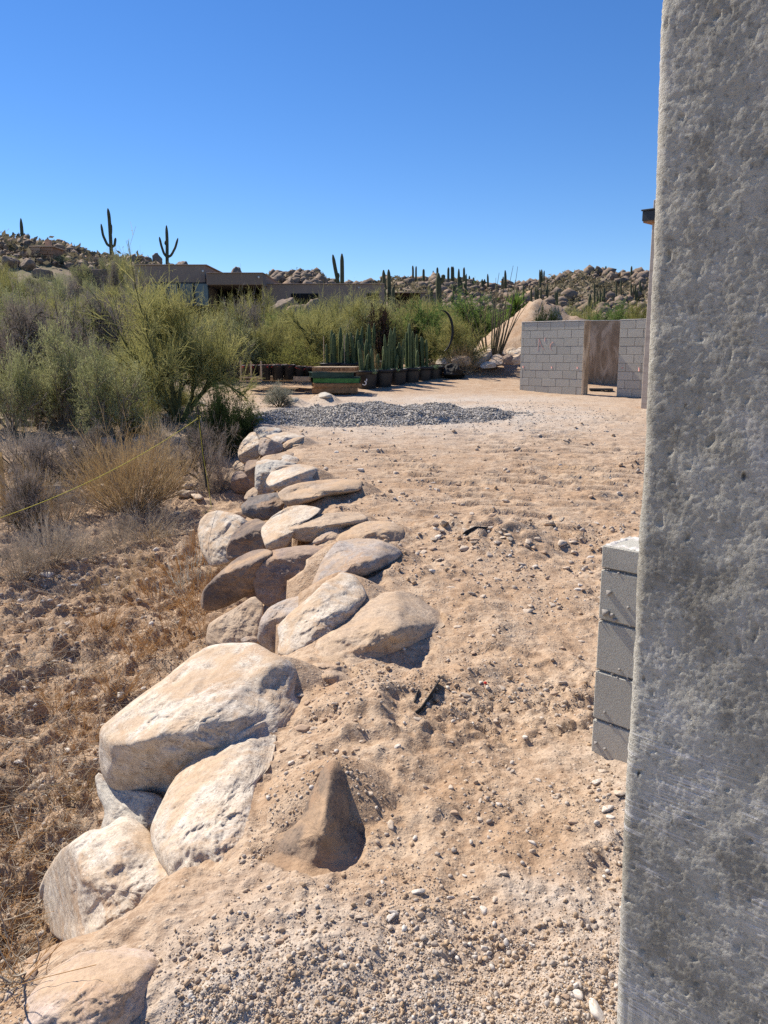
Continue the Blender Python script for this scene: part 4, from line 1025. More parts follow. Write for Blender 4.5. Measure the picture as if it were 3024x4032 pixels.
# ------------------------------------------------------------------ house corner beyond the rough wall (roof edge, board-formed wall)
q = P(641.5, 393, 17.0)
t5 = thing('house_corner', 'board-marked house wall with black steel roof edge behind the rough wall', 'house', (q[0], 17.0, .35), -HD)
link('wall', box_me('wall', 3.0, .3, 4.2, M['board'], .01, (1.5, .15, 0)), t5)
zt = P(640, 219, 17.0)[2] - .35
link('roof_edge', box_me('roof_edge', 3.3, .62, .19, M['steel'], .01, (1.52, .12, zt - .05)), t5)
link('roof_flashing', box_me('roof_flashing', 3.34, .66, .03, M['steel'], .005, (1.52, .12, zt + .143)), t5)
link('soffit', box_me('soffit', 3.26, .58, .03, M['soffit'], 0, (1.52, .12, zt - .082)), t5)

# ------------------------------------------------------------------ plants: growth
def _unit(v): return v / (np.linalg.norm(v, axis=-1, keepdims=True) + 1e-9)
def grow_child(paths, n, L, spread, up, curve, rs, t0=.25, k=4, grav=0):
    m = len(paths); idx = np.repeat(np.arange(m), n); t = rs.uniform(t0, 1, m * n); kk = paths.shape[1] - 1
    f = t * kk; i = np.minimum(f.astype(int), kk - 1); a = (f - i)[:, None]
    p0 = paths[idx, i] * (1 - a) + paths[idx, i + 1] * a; tan = _unit(paths[idx, i + 1] - paths[idx, i])
    d = _unit(tan + spread * rs.normal(size=(m * n, 3)) + np.array([0, 0, up]))
    ln = L * rs.uniform(.5, 1.25, m * n)
    return make_paths(p0, d, ln, curve, rs, k, grav)
def make_paths(p0, d, ln, curve, rs, k, grav=0):
    s = np.linspace(0, 1, k); c = rs.normal(size=(len(p0), 3)) * curve; c[:, 2] -= grav
    return p0[:, None] + d[:, None] * (ln[:, None] * s)[:, :, None] + c[:, None] * (ln[:, None] * s * s)[:, :, None]
def leaves(paths, per, size, rs, asp=.45):
    n = len(paths); idx = np.repeat(np.arange(n), per); t = rs.uniform(.1, 1, n * per); kk = paths.shape[1] - 1
    f = t * kk; i = np.minimum(f.astype(int), kk - 1); a = (f - i)[:, None]
    c = paths[idx, i] * (1 - a) + paths[idx, i + 1] * a
    u = _unit(rs.normal(size=c.shape)); v = _unit(np.cross(u, rs.normal(size=c.shape))); s = (size * rs.uniform(.6, 1.3, len(c)))[:, None]
    V = np.stack([c - u * s * .1, c + v * s * asp * .5 + u * s * .45, c + u * s, c - v * s * asp * .5 + u * s * .45], 1)
    return V.reshape(-1, 3), np.arange(len(c) * 4).reshape(-1, 4)
def stems0(n, cone, L, rs, curve=.15, k=6, base=.03, up=.0):
    a = rs.uniform(0, 6.283, n); c = cone * np.sqrt(rs.uniform(0.02, 1, n))
    d = np.stack([np.sin(c) * np.cos(a), np.sin(c) * np.sin(a), np.cos(c)], -1)
    p0 = np.stack([np.cos(a) * base * c, np.sin(a) * base * c, np.zeros(n) - .02], -1)
    return make_paths(p0, d, L * rs.uniform(.75, 1.15, n), curve, rs, k)
def norm_scale(parts):
    """scale all vertex sets to height 1, width 1"""
    V = np.concatenate([p for p in parts]); h = np.percentile(V[:, 2], 99.5); w = 2 * np.percentile(np.hypot(V[:, 0], V[:, 1]), 97)
    return np.array([1 / w, 1 / w, 1 / h])
PLANT = {}
def reg(key, stem, crown, smat, cmat):
    sc_ = norm_scale([crown.V[0]] if len(crown.V) == 1 else crown.V)
    for m in (stem, crown):
        m.V = [v * sc_ for v in m.V]
    PLANT.setdefault(key, []).append((stem.mesh('stems', smat) if stem.V else None, crown.mesh('foliage', cmat)))
def taper(n, k, r0, r1): return np.broadcast_to(np.linspace(r0, r1, k), (n, k))
def palo(key, seed, cmat, n1=6, n2=6, n3=7, n4=7, leaf=1, lsize=.018, tw=.0032, cone=.8, up=.22, smat='gbark'):
    rs = np.random.RandomState(seed)
    a = stems0(n1, cone, .55, rs, .2); b = grow_child(a, n2, .34, .5, up, .25, rs, .3, 5); c = grow_child(b, n3, .21, .5, up, .3, rs, .2, 4); d = grow_child(c, n4, .14, .45, up * 1.1, .3, rs, .15, 3, .05)
    e = grow_child(d, 2, .085, .5, up, .3, rs, .2, 3, .05)
    S = MB(); S.add(*tubes(a, taper(len(a), 6, .022, .010), 5)); S.add(*tubes(b, taper(len(b), 5, .010, .005), 4)); S.add(*tubes(c, taper(len(c), 4, .005, .0025), 3))
    K = MB(); K.add(*tubes(d, taper(len(d), 3, tw, tw * .55), 2)); K.add(*tubes(e, taper(len(e), 3, tw * .8, tw * .4), 2))
    if leaf: K.add(*leaves(e, leaf, lsize, rs))
    reg(key, S, K, M[smat], M[cmat])
for s in range(3): palo('pv', 10 + s, 'pv', 7, 7, 7, 11, 1, .011, .0021)
for s in range(3): palo('cr', 20 + s, 'cr', 13, 6, 6, 5, 2, .027, .0024, 1.05, .18, 'gry2')
for s in range(2): palo('me', 30 + s, 'me', 6, 7, 7, 6, 4, .028, .0022, .8, .1, 'bark')
palo('yl', 40, 'yl', 14, 5, 6, 5, 4, .022, .002, 1.15, .2, 'bark')
palo('dk', 50, 'dkl', 14, 6, 6, 5, 7, .026, .002, 1.15, .12, 'bark')
palo('dk', 51, 'dkl', 12, 6, 6, 5, 6, .026, .002, 1.1, .15, 'bark')
for s in range(2): palo('gr', 60 + s, 'gry', 12, 5, 6, 5, 0, .02, .0030, 1.0, .15, 'bark')
palo('sg', 70, 'sage', 16, 5, 5, 5, 3, .018, .003, 1.1, .25, 'bark')
palo('ch', 80, 'chol', 5, 5, 5, 4, 0, .02, .011, .7, .35, 'chol')
def drybush(key, seed, cmat, n=240, cone=1.25, sub=5, tw=.0028, leafn=0):
    rs = np.random.RandomState(seed)
    a = stems0(n, cone, .8, rs, .14, 5, .16); b = grow_child(a, sub, .32, .22, .25, .2, rs, .35, 4); c = grow_child(b, 2, .14, .3, .25, .25, rs, .3, 3)
    S = MB(); S.add(*tubes(a, taper(len(a), 5, .005, .0025), 3))
    K = MB(); K.add(*tubes(b, taper(len(b), 4, tw, tw * .6), 2)); K.add(*tubes(c, taper(len(c), 3, tw * .7, tw * .4), 2))
    if leafn: K.add(*leaves(c, leafn, .016, rs))
    reg(key, S, K, M['dryg'] if cmat != 'dryo' else M['dryo'], M[cmat])
drybush('br', 90, 'dry', 260, 1.2, 7)
drybush('br', 91, 'dry', 180, 1.2, 6)
drybush('gb', 92, 'dryg', 160, 1.4, 5)
drybush('wd', 93, 'dryo', 34, 1.15, 7, .0042)
drybush('wd', 94, 'dryo', 26, 1.3, 7, .0042)
drybush('wg', 95, 'dryg', 26, 1.35, 6, .0040)
drybush('wt', 96, 'dry', 24, .9, 6, .0040)
drybush('sv', 97, 'silver', 24, 1.3, 4, .004, 4)
def plant(kind, u, Y, w, h, name, label, cat='shrub', group=None, var=None, rz=None, base=None, rs=random.Random(3)):
    """u = pixel column, Y = distance, w/h in metres, standing on the ground"""
    x = (u - 384) / (FPX * 1.02) * Y; z = float(Hs(x, Y)) if base is None else base
    t = thing(name, label, cat, (x, Y, z - .03), rs.uniform(0, 6.28) if rz is None else rz, group)
    v = PLANT[kind][(var if var is not None else rs.randrange(99)) % len(PLANT[kind])]
    for nm, me in (('stems', v[0]), ('foliage', v[1])):
        if me is None: continue
        o = link(nm, me, t); o.scale = (w, w, h)
        if nm == 'foliage' : o.name = 'crown' if cat == 'tree' else 'foliage'
        elif cat == 'tree': o.name = 'trunk'
    return t
def px_h(row_top, u, Y):
    x = (u - 384) / (FPX * 1.02) * Y; return float(P(u, row_top, Y)[2] - Hs(x, Y))
def tree(kind, xo, top, wo, Y, name, label, cat='tree', group=None, var=None, minh=.4):
    """xo/top/wo in overview units (photo scaled to 1659 wide)"""
    u, r = so(xo, top); h = max(px_h(r, u, Y), minh); w = wo * .463 * Y / (FPX * 1.02)
    return plant(kind, u, Y, w, h, name, label, cat, group, var)
# trees and shrubs one can single out
tree('pv', 375, 600, 345, 15.0, 'palo_verde_tree', 'large yellow-green palo verde with bare dark limbs before the house', var=0)
tree('cr', 120, 690, 250, 14.2, 'creosote_bush', 'broad bright green creosote bush at the frame edge', 'shrub', var=0)
tree('cr', 240, 750, 190, 13.4, 'creosote_bush', 'leafy green bush between the creosote and the large palo verde', 'shrub', var=1)
tree('cr', 10, 740, 170, 13.4, 'creosote_bush', 'green bush cut by the frame edge above the pale rocks', 'shrub', var=2)
tree('gr', 40, 630, 220, 16.0, 'leafless_shrub', 'grey leafless shrub rising behind the creosote at the frame edge', 'shrub', var=0)
tree('gr', 150, 640, 200, 18.5, 'leafless_shrub', 'pale grey twiggy shrub below the stone chimney', 'shrub', var=1)
tree('gr', 545, 640, 130, 25.5, 'leafless_shrub', 'dark tangled leafless shrub between the palo verdes', 'shrub', var=0)
tree('pv', 650, 660, 230, 26.0, 'palo_verde_tree', 'palo verde directly behind the pallet stack', var=1)
tree('pv', 760, 625, 190, 27.0, 'palo_verde_tree', 'tall palo verde before the long low house wing', var=2)
tree('pv', 560, 690, 140, 24.5, 'palo_verde_tree', 'small palo verde above the rack of small pots', var=2)
tree('yl', 640, 735, 170, 24.0, 'bursage_shrub', 'dense yellow-green shrub behind the rack of small pots', 'shrub')
tree('me', 900, 650, 170, 27.0, 'mesquite_tree', 'green tree behind the potted cacti', var=0)
tree('me', 1035, 632, 190, 35.0, 'mesquite_tree', 'bright green bushy tree left of the dirt mound', var=1)
tree('pv', 985, 680, 130, 25.5, 'palo_verde_tree', 'low palo verde between the potted cacti and ocotillo', var=0)
tree('ch', 838, 658, 95, 25.5, 'cholla_cactus', 'dark purple-brown branching cholla behind the potted cacti', 'cactus')
tree('ch', 895, 690, 60, 26.2, 'cholla_cactus', 'smaller dark cholla beside the large purple-brown one', 'cactus')
tree('dk', 1180, 665, 85, 27.2, 'round_shrub', 'dark green rounded shrub on the dirt mound above the block wall', 'shrub', var=0)
tree('pv', 1245, 655, 110, 38.0, 'palo_verde_tree', 'pale green tree above the doorway wall', var=1)
tree('me', 1325, 650, 120, 34.0, 'mesquite_tree', 'green tree above the block pier', var=0)
tree('yl', 1375, 645, 70, 30.0, 'leafy_shrub', 'yellow-green leafy shrub touching the house corner', 'shrub')
tree('dk', 520, 838, 130, 13.2, 'dark_shrub', 'dark green shrub in shade above the black fabric', 'shrub', var=1)
tree('dk', 450, 830, 110, 12.6, 'dark_shrub', 'dark olive shrub at the foot of the large palo verde', 'shrub', var=0)
tree('sg', 600, 822, 90, 17.4, 'sage_shrub', 'pale sage-grey shrub below the rack of small pots', 'shrub')
tree('br', 265, 905, 290, 9.8, 'dry_bush', 'large golden dry bush of upright stems in the wash', 'shrub', var=0)
tree('br', 30, 985, 160, 9.0, 'dry_bush', 'small tan dry bush at the frame edge under the rope', 'shrub', var=1)
tree('gb', 20, 900, 200, 11.4, 'dead_bush', 'grey dead bush among pale rocks at the frame edge', 'shrub')
tree('gr', 160, 930, 200, 11.0, 'leafless_shrub', 'low grey twiggy shrub left of the golden dry bush', 'shrub', var=1, minh=.5)
tree('gr', 430, 905, 150, 11.2, 'leafless_shrub', 'low dark twiggy shrub right of the golden dry bush', 'shrub', var=0, minh=.5)
for k, (x, y, w, Y, kd) in enumerate(((20, 1000, 150, 8.6, 'gr'), (110, 1000, 150, 9.2, 'gb'), (60, 940, 170, 10.2, 'gr'), (190, 905, 140, 11.6, 'gr'), (0, 1130, 150, 7.2, 'gb'), (130, 1120, 150, 7.9, 'gb'), (230, 1110, 140, 8.4, 'gb'), (340, 890, 130, 11.8, 'gb'), (455, 940, 100, 10.8, 'gb'))):
    tree(kd, x, y, w, Y, 'dead_brush', ('dead brush at the frame edge just under the rope', 'grey dead brush where the rope dips lowest', 'leafless brush among pale rocks above the rope', 'leafless grey brush above and left of the golden bush', 'lowest dead brush at the frame edge near the dark branch', 'dead brush just above the dark oval stone', 'dead brush between dark oval stone and golden bush', 'dead stems behind the top of the golden bush', 'dead stems beside the rope stake')[k], 'shrub', 'dead brush on the wash slope', k, .3)
tree('gb', 70, 1085, 190, 7.6, 'dead_bush', 'low grey tangle of dead stems behind the dark oval stone', 'shrub')
tree('gb', 300, 1075, 260, 8.9, 'dead_bush', 'dead twiggy skirt at the foot of the golden dry bush', 'shrub', minh=.25)
tree('br', 1000, 735, 90, 25.0, 'dry_grass_tuft', 'pale dry grass tuft beside the last potted cactus', 'grass', var=1)
tree('br', 800, 745, 50, 22.5, 'dry_grass_tuft', 'golden grass showing between the potted cacti', 'grass', var=1)
tree('sv', 395, 1135, 130, 7.0, 'silver_plant', 'small silver-leaved plant in the wash below the golden bush', 'plant', minh=.16)
tree('sv', 58, 1865, 40, 3.1, 'silver_plant', 'tiny silver rosette on red soil near the frame edge', 'plant', minh=.05)
# unnamed desert scrub
rb = random.Random(21)
for (x0, x1, y0, y1, n, Ya, Yb, kinds) in ((0, 300, 600, 660, 16, 19, 30, ('cr', 'gr', 'pv', 'cr')), (0, 330, 575, 625, 22, 32, 56, ('cr', 'gr', 'gr', 'pv')), (300, 560, 620, 670, 8, 22, 34, ('pv', 'gr', 'cr', 'pv')), (560, 960, 640, 690, 16, 25, 40, ('pv', 'me', 'cr', 'pv')), (950, 1120, 660, 700, 5, 31, 40, ('me', 'pv')), (1190, 1400, 660, 690, 7, 34, 45, ('me', 'pv', 'cr')), (0, 480, 800, 860, 10, 13, 17, ('cr', 'gr', 'pv', 'gr')), (0, 300, 700, 780, 8, 14.5, 19, ('cr', 'pv', 'cr', 'gr'))):
    for k in range(n):
        Yk = rb.uniform(Ya, Yb); kd = rb.choice(kinds); zn = 'edge of the wash' if Yk < 19 else ('slope below the house' if x1 < 600 else 'thicket behind the pots and walls')
        tree(kd, rb.uniform(x0, x1), rb.uniform(y0, y1), rb.uniform(110, 170) * (1 if Yk < 32 else .55), Yk, 'desert_shrub', {'cr': 'green leafy', 'gr': 'grey leafless', 'pv': 'yellow-green twiggy', 'me': 'bright green', 'dk': 'dark green'}[kd] + ' wild shrub in the ' + zn, 'shrub', 'scrub between wash and house', rb.randrange(3))
for k in range(14):
    Yk = rb.uniform(45, 75); tree(rb.choice(('cr', 'gr', 'gr', 'pv')), rb.uniform(0, 300), rb.uniform(545, 590), rb.uniform(35, 70), Yk, 'desert_shrub', 'small scrub bush among boulders on the hill beside the house', 'shrub', 'scrub on the house hill', rb.randrange(3), .8)
# weeds in the wash
for (x, y, kind, w, h) in ((395, 1250, 'wd', .75, .42), (340, 1310, 'wd', .8, .4), (415, 1330, 'wd', .6, .4), (300, 1250, 'wt', .5, .35), (240, 1300, 'wt', .55, .38), (210, 1370, 'wd', .5, .32), (430, 1210, 'wd', .5, .42), (365, 1390, 'wd', .65, .34), (290, 1420, 'wd', .55, .3), (180, 1460, 'wg', .5, .25), (120, 1530, 'wd', .5, .24), (250, 1500, 'wd', .5, .28), (60, 1590, 'wg', .55, .22), (170, 1600, 'wd', .45, .22), (110, 1690, 'wg', .5, .2), (30, 1720, 'wg', .5, .2), (190, 1720, 'wt', .35, .16), (60, 1440, 'wg', .5, .22), (330, 1180, 'wt', .45, .3), (255, 1200, 'wg', .5, .25), (160, 1290, 'wg', .45, .2), (40, 1330, 'wg', .4, .2), (450, 1290, 'wd', .45, .34), (140, 1800, 'wg', .4, .14), (440, 1375, 'wd', .4, .26)):
    u, r = so(x, y); xx, yy, zz = pix_ground(u, r)
    lab = {'wd': 'dry orange weed clump in the wash beside the boulders', 'wt': 'dry straw-coloured upright weed in the wash', 'wg': 'low grey dried weed on the wash floor'}[kind]
    plant(kind, 384 + xx / yy * FPX * 1.02, yy, w, h, 'dry_weed', lab, 'weed', 'dry weeds in the wash: ' + kind.replace('wd', 'orange').replace('wt', 'straw').replace('wg', 'grey'), base=zz)
# twig litter
def litter():
    n = 5200; x = rp.uniform(-40, 460, n); y = rp.uniform(1140, 2150, n)
    k = x < np.interp(y, [1140, 1400, 1500, 1700, 1900, 2150], [420, 440, 340, 215, 100, 60]); x, y = x[k], y[k]
    p = ZO(np.stack([x, y], -1)); X, Y, Z, ok = ground_at(p[:, 0], p[:, 1])
    d = rp.normal(size=(len(X), 3)); d[:, 2] = np.abs(d[:, 2]) * .25; d = _unit(d); L = rp.gamma(2.2, .055, len(X))
    pts = make_paths(np.stack([X, Y, Z + .012], -1), d, L, .35, rp, 5, .05)
    V, Q = tubes(pts, np.clip(rp.gamma(2, .0007, len(X)), .0006, .004)[:, None] * np.linspace(1, .5, 5)[None], 3)
    h = len(V) // 2
    mb = MB().add(V, Q); o = link('twig_litter', mb.mesh('twig_litter', M['dryg'])); tag(o, 'dry twigs and stems littering the wash floor', None, None, 'stuff')
    n = 2600; k = rp.randint(0, len(X), n); d = rp.normal(size=(n, 3)); d[:, 2] = np.abs(d[:, 2]) * .5; d = _unit(d)
    pts = make_paths(np.stack([X[k] + rp.normal(size=n) * .03, Y[k], Z[k] + .008], -1), d, rp.gamma(2.2, .035, n), .4, rp, 4, .05)
    V, Q = tubes(pts, .0011, 3); o = link('dry_grass', MB().add(V, Q).mesh('dry_grass', M['dryo'])); tag(o, 'short reddish dry grass stems on the wash floor', None, None, 'stuff')
litter()
# ocotillo, yucca
def ocotillo(u, Y, h, label):
    rs = np.random.RandomState(4); x = (u - 384) / (FPX * 1.02) * Y; t = thing('ocotillo', label, 'plant', (x, Y, float(Hs(x, Y)) - .05))
    a = stems0(30, .42, h, rs, .10, 7, .3)
    for k in range(30):
        V, Q = tubes(a[k:k + 1], np.linspace(.022, .006, 7)[None], 5); link('wand', mesh_np('wand', V, quads=Q, smooth=True, mat=M['bark']), t)
u, r = so(1063, 752); ocotillo(u, 25.6, 2.7, 'ocotillo of long thin bare wands in front of the dirt mound')
def yucca(u, row, Y, label):
    rs = np.random.RandomState(6); x = (u - 384) / (FPX * 1.02) * Y; z = float(Hs(x, Y)); zt = float(P(u, row, Y)[2])
    t = thing('yucca', label, 'plant', (x, Y, z))
    link('trunk', lathe_me('trunk', [(.16, -.1), (.14, zt - z - .1), (.02, zt - z)], 8, M['bark']), t)
    n = 130; a = rs.uniform(0, 6.28, n); e = rs.uniform(-.7, 1.5, n); d = np.stack([np.cos(e) * np.cos(a), np.cos(e) * np.sin(a), np.sin(e)], -1)
    pts = make_paths(np.tile([0, 0, zt - z - .1], (n, 1)), d, rs.uniform(.6, .9, n), .08, rs, 4, .1)
    V, Q = tubes(pts, np.broadcast_to(np.array([.03, .035, .022, .002]), (n, 4)), 2); link('leaf_rosette', mesh_np('leaf_rosette', V, quads=Q, mat=M['yucca']), t)['kind'] = 'stuff'
u, r = so(1112, 662); yucca(u, r, 33.0, 'spiky green yucca at the back of the dirt mound')

# ------------------------------------------------------------------ saguaros
def column_np(path, rads, ribs, depth=.16, per=2):
    """ribbed column along a path (k,3)"""
    path = np.asarray(path, float); k = len(path); n = ribs * per; a = np.arange(n) * 2 * math.pi / n
    rr = 1 + depth * (np.cos(a * ribs) * .5)
    V = np.zeros((k, n, 3))
    for i in range(k):
        t = path[min(i + 1, k - 1)] - path[max(i - 1, 0)]; t = t / np.linalg.norm(t)
        x = np.cross(t, [0.13, 1, .05]); x /= np.linalg.norm(x); y_ = np.cross(t, x)
        V[i] = path[i] + rads[i] * rr[:, None] * (np.cos(a)[:, None] * x + np.sin(a)[:, None] * y_)
    idx = np.arange(k * n).reshape(k, n); nx = np.roll(idx, -1, 1)
    Q = np.stack([idx[:-1], nx[:-1], nx[1:], idx[1:]], -1).reshape(-1, 4)
    top = len(V.reshape(-1, 3)); Vf = np.concatenate([V.reshape(-1, 3), path[-1:] + (path[-1:] - path[-2:-1]) * .3])
    T = np.stack([idx[-1], nx[-1], np.full(n, top)], -1)
    return Vf, Q, T
def stem_me(path, r, ribs=12, taper_=.85, mat=None, depth=.16, name='stem', res=14):
    path = np.asarray(path, float); s = np.linspace(0, 1, res); d = np.linspace(0, 1, len(path))
    pp = np.stack([np.interp(s, d, path[:, c]) for c in range(3)], -1)
    pp[1:-1] = (pp[:-2] + pp[1:-1] * 2 + pp[2:]) / 4
    rr = r * (1 - (1 - taper_) * s); rr[-1] *= .45; rr[-2] *= .85
    V, Q, T = column_np(pp, rr, ribs, depth); return mesh_np(name, V, quads=Q, tris=T, smooth=False, mat=mat or M['sag'])
def saguaro(trunk, arms, Y, wpx, label, group=None, conv=so, extra=1.2):
    """trunk: list of overview points bottom->top; arms likewise"""
    b = conv(*trunk[0]); q0 = P(b[0], b[1], Y); zg = min(q0[2], float(Hs(q0[0], Y)))
    t = thing('saguaro', label, 'cactus', (q0[0], Y, zg - .2), 0, group); org = np.array([q0[0], Y, zg - .2])
    def wp(pts, dy=0): return np.array([P(*conv(*p), Y) + np.array([0, dy, 0]) for p in pts]) - org
    tp = wp(trunk); tp = np.concatenate([[[tp[0][0], 0, 0]], tp]); r = wpx * Y / FPX * .5
    link('trunk', stem_me(tp, r, 12, .8), t)
    for k, a in enumerate(arms): link('arm', stem_me(wp(a, (-1) ** k * r * .3), r * .72, 10, .85, res=16), t)
    return t
saguaro([(241, 556), (239, 520), (236, 470), (233, 451)], [[(241, 534), (231, 528), (222, 508), (218, 484)], [(241, 534), (248, 530), (250, 514)], [(238, 512), (239.5, 500), (239.5, 484)]], 82, 3.4, 'tallest saguaro with one long raised arm above the house')
saguaro([(361, 566), (361, 520), (359.5, 488)], [[(361, 556), (354, 548), (348, 530), (344, 512)], [(361, 556), (370, 552), (379, 535), (384.5, 515)], [(361, 530), (357, 526), (358, 520)]], 80, 3.2, 'saguaro with two arms spread in a V above the house roof')
saguaro([(50, 545), (48, 510), (45, 473)], [[(48, 540), (44, 536), (40, 520), (37, 505)], [(49, 535), (54, 530), (54, 520)]], 80, 3.4, 'saguaro with a tall spear beside the stone chimney')
saguaro([(31, 540), (30, 520), (28, 502)], [], 79, 3.0, 'short plain saguaro column near the frame edge')
saguaro([(739, 615), (739, 580), (738.5, 549)], [], 74, 4.2, 'tall straight saguaro column rising behind the low house wing')
saguaro([(731, 613), (724, 580), (719, 551)], [[(730, 610), (722, 604)], [(729, 605), (731, 596), (730, 590)]], 75, 3.8, 'leaning saguaro column beside the straight one behind the house')
def sf(x, y): return ZF([(x, y)])[0]
def sg_(x, y): return ZG([(x, y)])[0]
saguaro([(1252, 372), (1248, 260), (1245, 147)], [[(1250, 200), (1265, 190), (1275, 170), (1275, 152)]], 46, 6.0, 'thick saguaro with a short raised arm standing before the far house', conv=sf)
saguaro([(1206, 375), (1205, 300), (1203, 235)], [], 45, 4.0, 'slim saguaro column left of the thick one before the far house', conv=sf)
saguaro([(925, 290), (923, 200), (920, 128)], [], 62, 4.0, 'saguaro column at the corner of the low house wing', conv=sf)
saguaro([(956, 285), (953, 200), (950, 125)], [], 64, 4.0, 'taller twin saguaro column just past the house wing corner', conv=sf)
saguaro([(979, 322), (978, 270), (977, 226)], [], 50, 3.6, 'short saguaro column in front of the dark far house', conv=sf)
saguaro([(866, 822), (866, 730), (868, 632)], [[(866, 735), (852, 725), (843, 700)], [(866, 745), (872, 735), (874, 700)]], 62, 4.5, 'saguaro with close arms rising above the doorway wall', conv=sg_)
FS = [(598,175,215),(905,170,215),(1095,100,155),(1113,103,155),(1158,120,165),(1240,110,160),(1305,110,160),(1325,105,160),(1333,105,155),(1367,122,285),(1398,110,165),(1410,150,275),(1382,190,285),(1345,215,295),(1335,255,380),(1540,150,255),(1520,180,235),(1645,130,270),(1595,215,260),(1630,165,220),(1500,190,235),(1215,130,190),(1430,160,220),(1455,170,215)]
GS = [(10,465,645),(45,455,510),(57,505,645),(200,500,600),(163,530,610),(28,545,645),(258,560,615),(312,475,630),(295,530,640),(368,575,660),(433,565,725),(483,590,690),(512,580,690),(527,590,690),(542,470,610),(553,468,570),(567,475,550),(547,590,695),(590,565,680),(652,605,725),(898,555,705),(915,600,705),(935,600,725),(950,640,725),(960,585,705),(970,445,505),(988,475,525),(1040,545,685),(1070,530,685),(1110,640,705),(1123,650,705),(1138,445,515),(1137,540,695),(1165,560,685),(1175,600,685),(1195,540,655),(905,460,495),(130,545,600),(100,540,590)]
rf = random.Random(9)
for lst, cv in ((FS, sf), (GS, sg_)):
    for (x, yt, yb) in lst:
        a = cv(x, yb); b = cv(x + rf.uniform(-3, 3), yt); gx_, gy_, gz_, ok = ground_at([a[0]], [a[1]])
        Y = float(np.clip(gy_[0], 55, 128)) if ok[0] else 118.
        hpx = a[1] - b[1]; arms = []
        if rf.random() < .3 and hpx > 12:
            s = rf.choice((-1, 1)); m = yb + (yt - yb) * rf.uniform(.35, .55); dx = rf.uniform(9, 14)
            arms = [[(x, m), (x + s * dx * .7, m - 4), (x + s * dx, m - 14), (x + s * dx, m - rf.uniform(30, 50))]]
        saguaro([(x, yb), (x, (yb + yt) / 2), (x + rf.uniform(-2, 2), yt)], arms, Y, rf.uniform(1.7, 2.6), 'thin distant saguaro standing among rocks on the far ridge', 'saguaros on the far ridge', cv)

# ------------------------------------------------------------------ rocky hills
HILL_P = []
for k in range(7):
    V, F = rock_np(700 + k, 4, 10, (1, random.uniform(.7, .95), random.uniform(.6, .85)), .10, .25); HILL_P.append(mesh_np('boulder', V, tris=F, smooth=False, mat=M['rk_hill']))
HB = 'rounded boulders on the hill beside the house'
def hill_boulder(x, y, w, h, Y, label, k, conv=so, f=.168):
    """overview box centre, size in overview units"""
    c = conv(x, y); cb = conv(x, y + h * .42); gx_, gy_, gz_, ok_ = ground_at([cb[0]], [cb[1]])
    if ok_[0] and abs(gy_[0] - Y) < 45: Y = float(gy_[0]) + .3
    q = P(c[0], c[1], Y); s = w * f * Y / FPX * .5
    ztop = q[2] + h * f * Y / FPX * .5; zbot = min(q[2] - h * f * Y / FPX * .5, float(Hs(q[0], Y)) - .15)
    q[2] = (ztop + zbot) / 2; hz_ = (ztop - zbot) * .5 / .72; s = max(s, hz_ * .55)
    o = link('boulder', HILL_P[k % 7], None, q); o.scale = (s, s * .9, hz_); o.rotation_euler = (rf.uniform(-.15, .15), rf.uniform(-.15, .15), rf.uniform(0, 6.28)); tag(o, label, 'boulder', HB)
for k, (x, y, w, h, Y, lab) in enumerate((
    (262*2, 358, 105, 42, 74, 'long flat-topped boulder under the V-armed saguaro'), (325, 388, 60, 36, 72, ''), (493, 355, 48, 48, 73, ''), (435, 385, 60, 40, 70, ''), (555, 385, 50, 34, 72, ''), (620, 398, 46, 32, 72, ''), (660, 412, 36, 22, 71, ''), (770, 402, 50, 30, 70, ''), (725, 402, 34, 28, 72, ''), (790, 358, 112, 44, 76, ''), (590, 355, 60, 40, 79, ''), (368, 270, 90, 46, 82, ''), (330, 290, 60, 30, 80, ''), (935, 348, 34, 26, 84, ''), (1080, 376, 70, 26, 88, ''), (60, 380, 110, 90, 62, ''), (160, 400, 130, 70, 58, ''), (250, 450, 150, 70, 52, ''), (20, 260, 50, 60, 70, ''), (60, 265, 60, 50, 72, ''), (45, 300, 60, 40, 68, ''), (145, 335, 80, 36, 66, ''), (15, 330, 60, 50, 66, ''), (1415, 428, 46, 26, 95, ''), (1460, 437, 30, 14, 95, ''), (475, 548, 110, 36, 40, ''), (575, 530, 80, 34, 42, ''), (730, 545, 70, 40, 40, ''), (150, 560, 80, 34, 36, ''), (540, 575, 60, 22, 38, ''), (195, 630, 70, 20, 30, ''), (280, 730, 60, 40, 20, ''), (230, 835, 120, 36, 18, ''))):
    labs = {1: 'boulder below the tallest saguaro', 9: 'long flat-topped boulder between the two armed saguaros', 11: 'dark boulder pile crowning the hill beside the chimney', 15: 'dark craggy boulder mass at the frame edge on the hill', 17: 'long dark sloping rock below the stone chimney', 23: 'rounded boulder peeking over the house roof', 25: 'pale flat rock on the slope below the house', 27: 'pale rounded rock among the shrubs below the house window', 31: 'pale rock showing through the creosote bush', 32: 'long pale rock ledge behind the creosote bush'}
    if k == 0: continue
    hill_boulder(x, y, w, h, Y, labs.get(k, 'rounded brown boulder among others on the hill beside the house'), k, lambda a, b: ZH([(a, b)])[0])
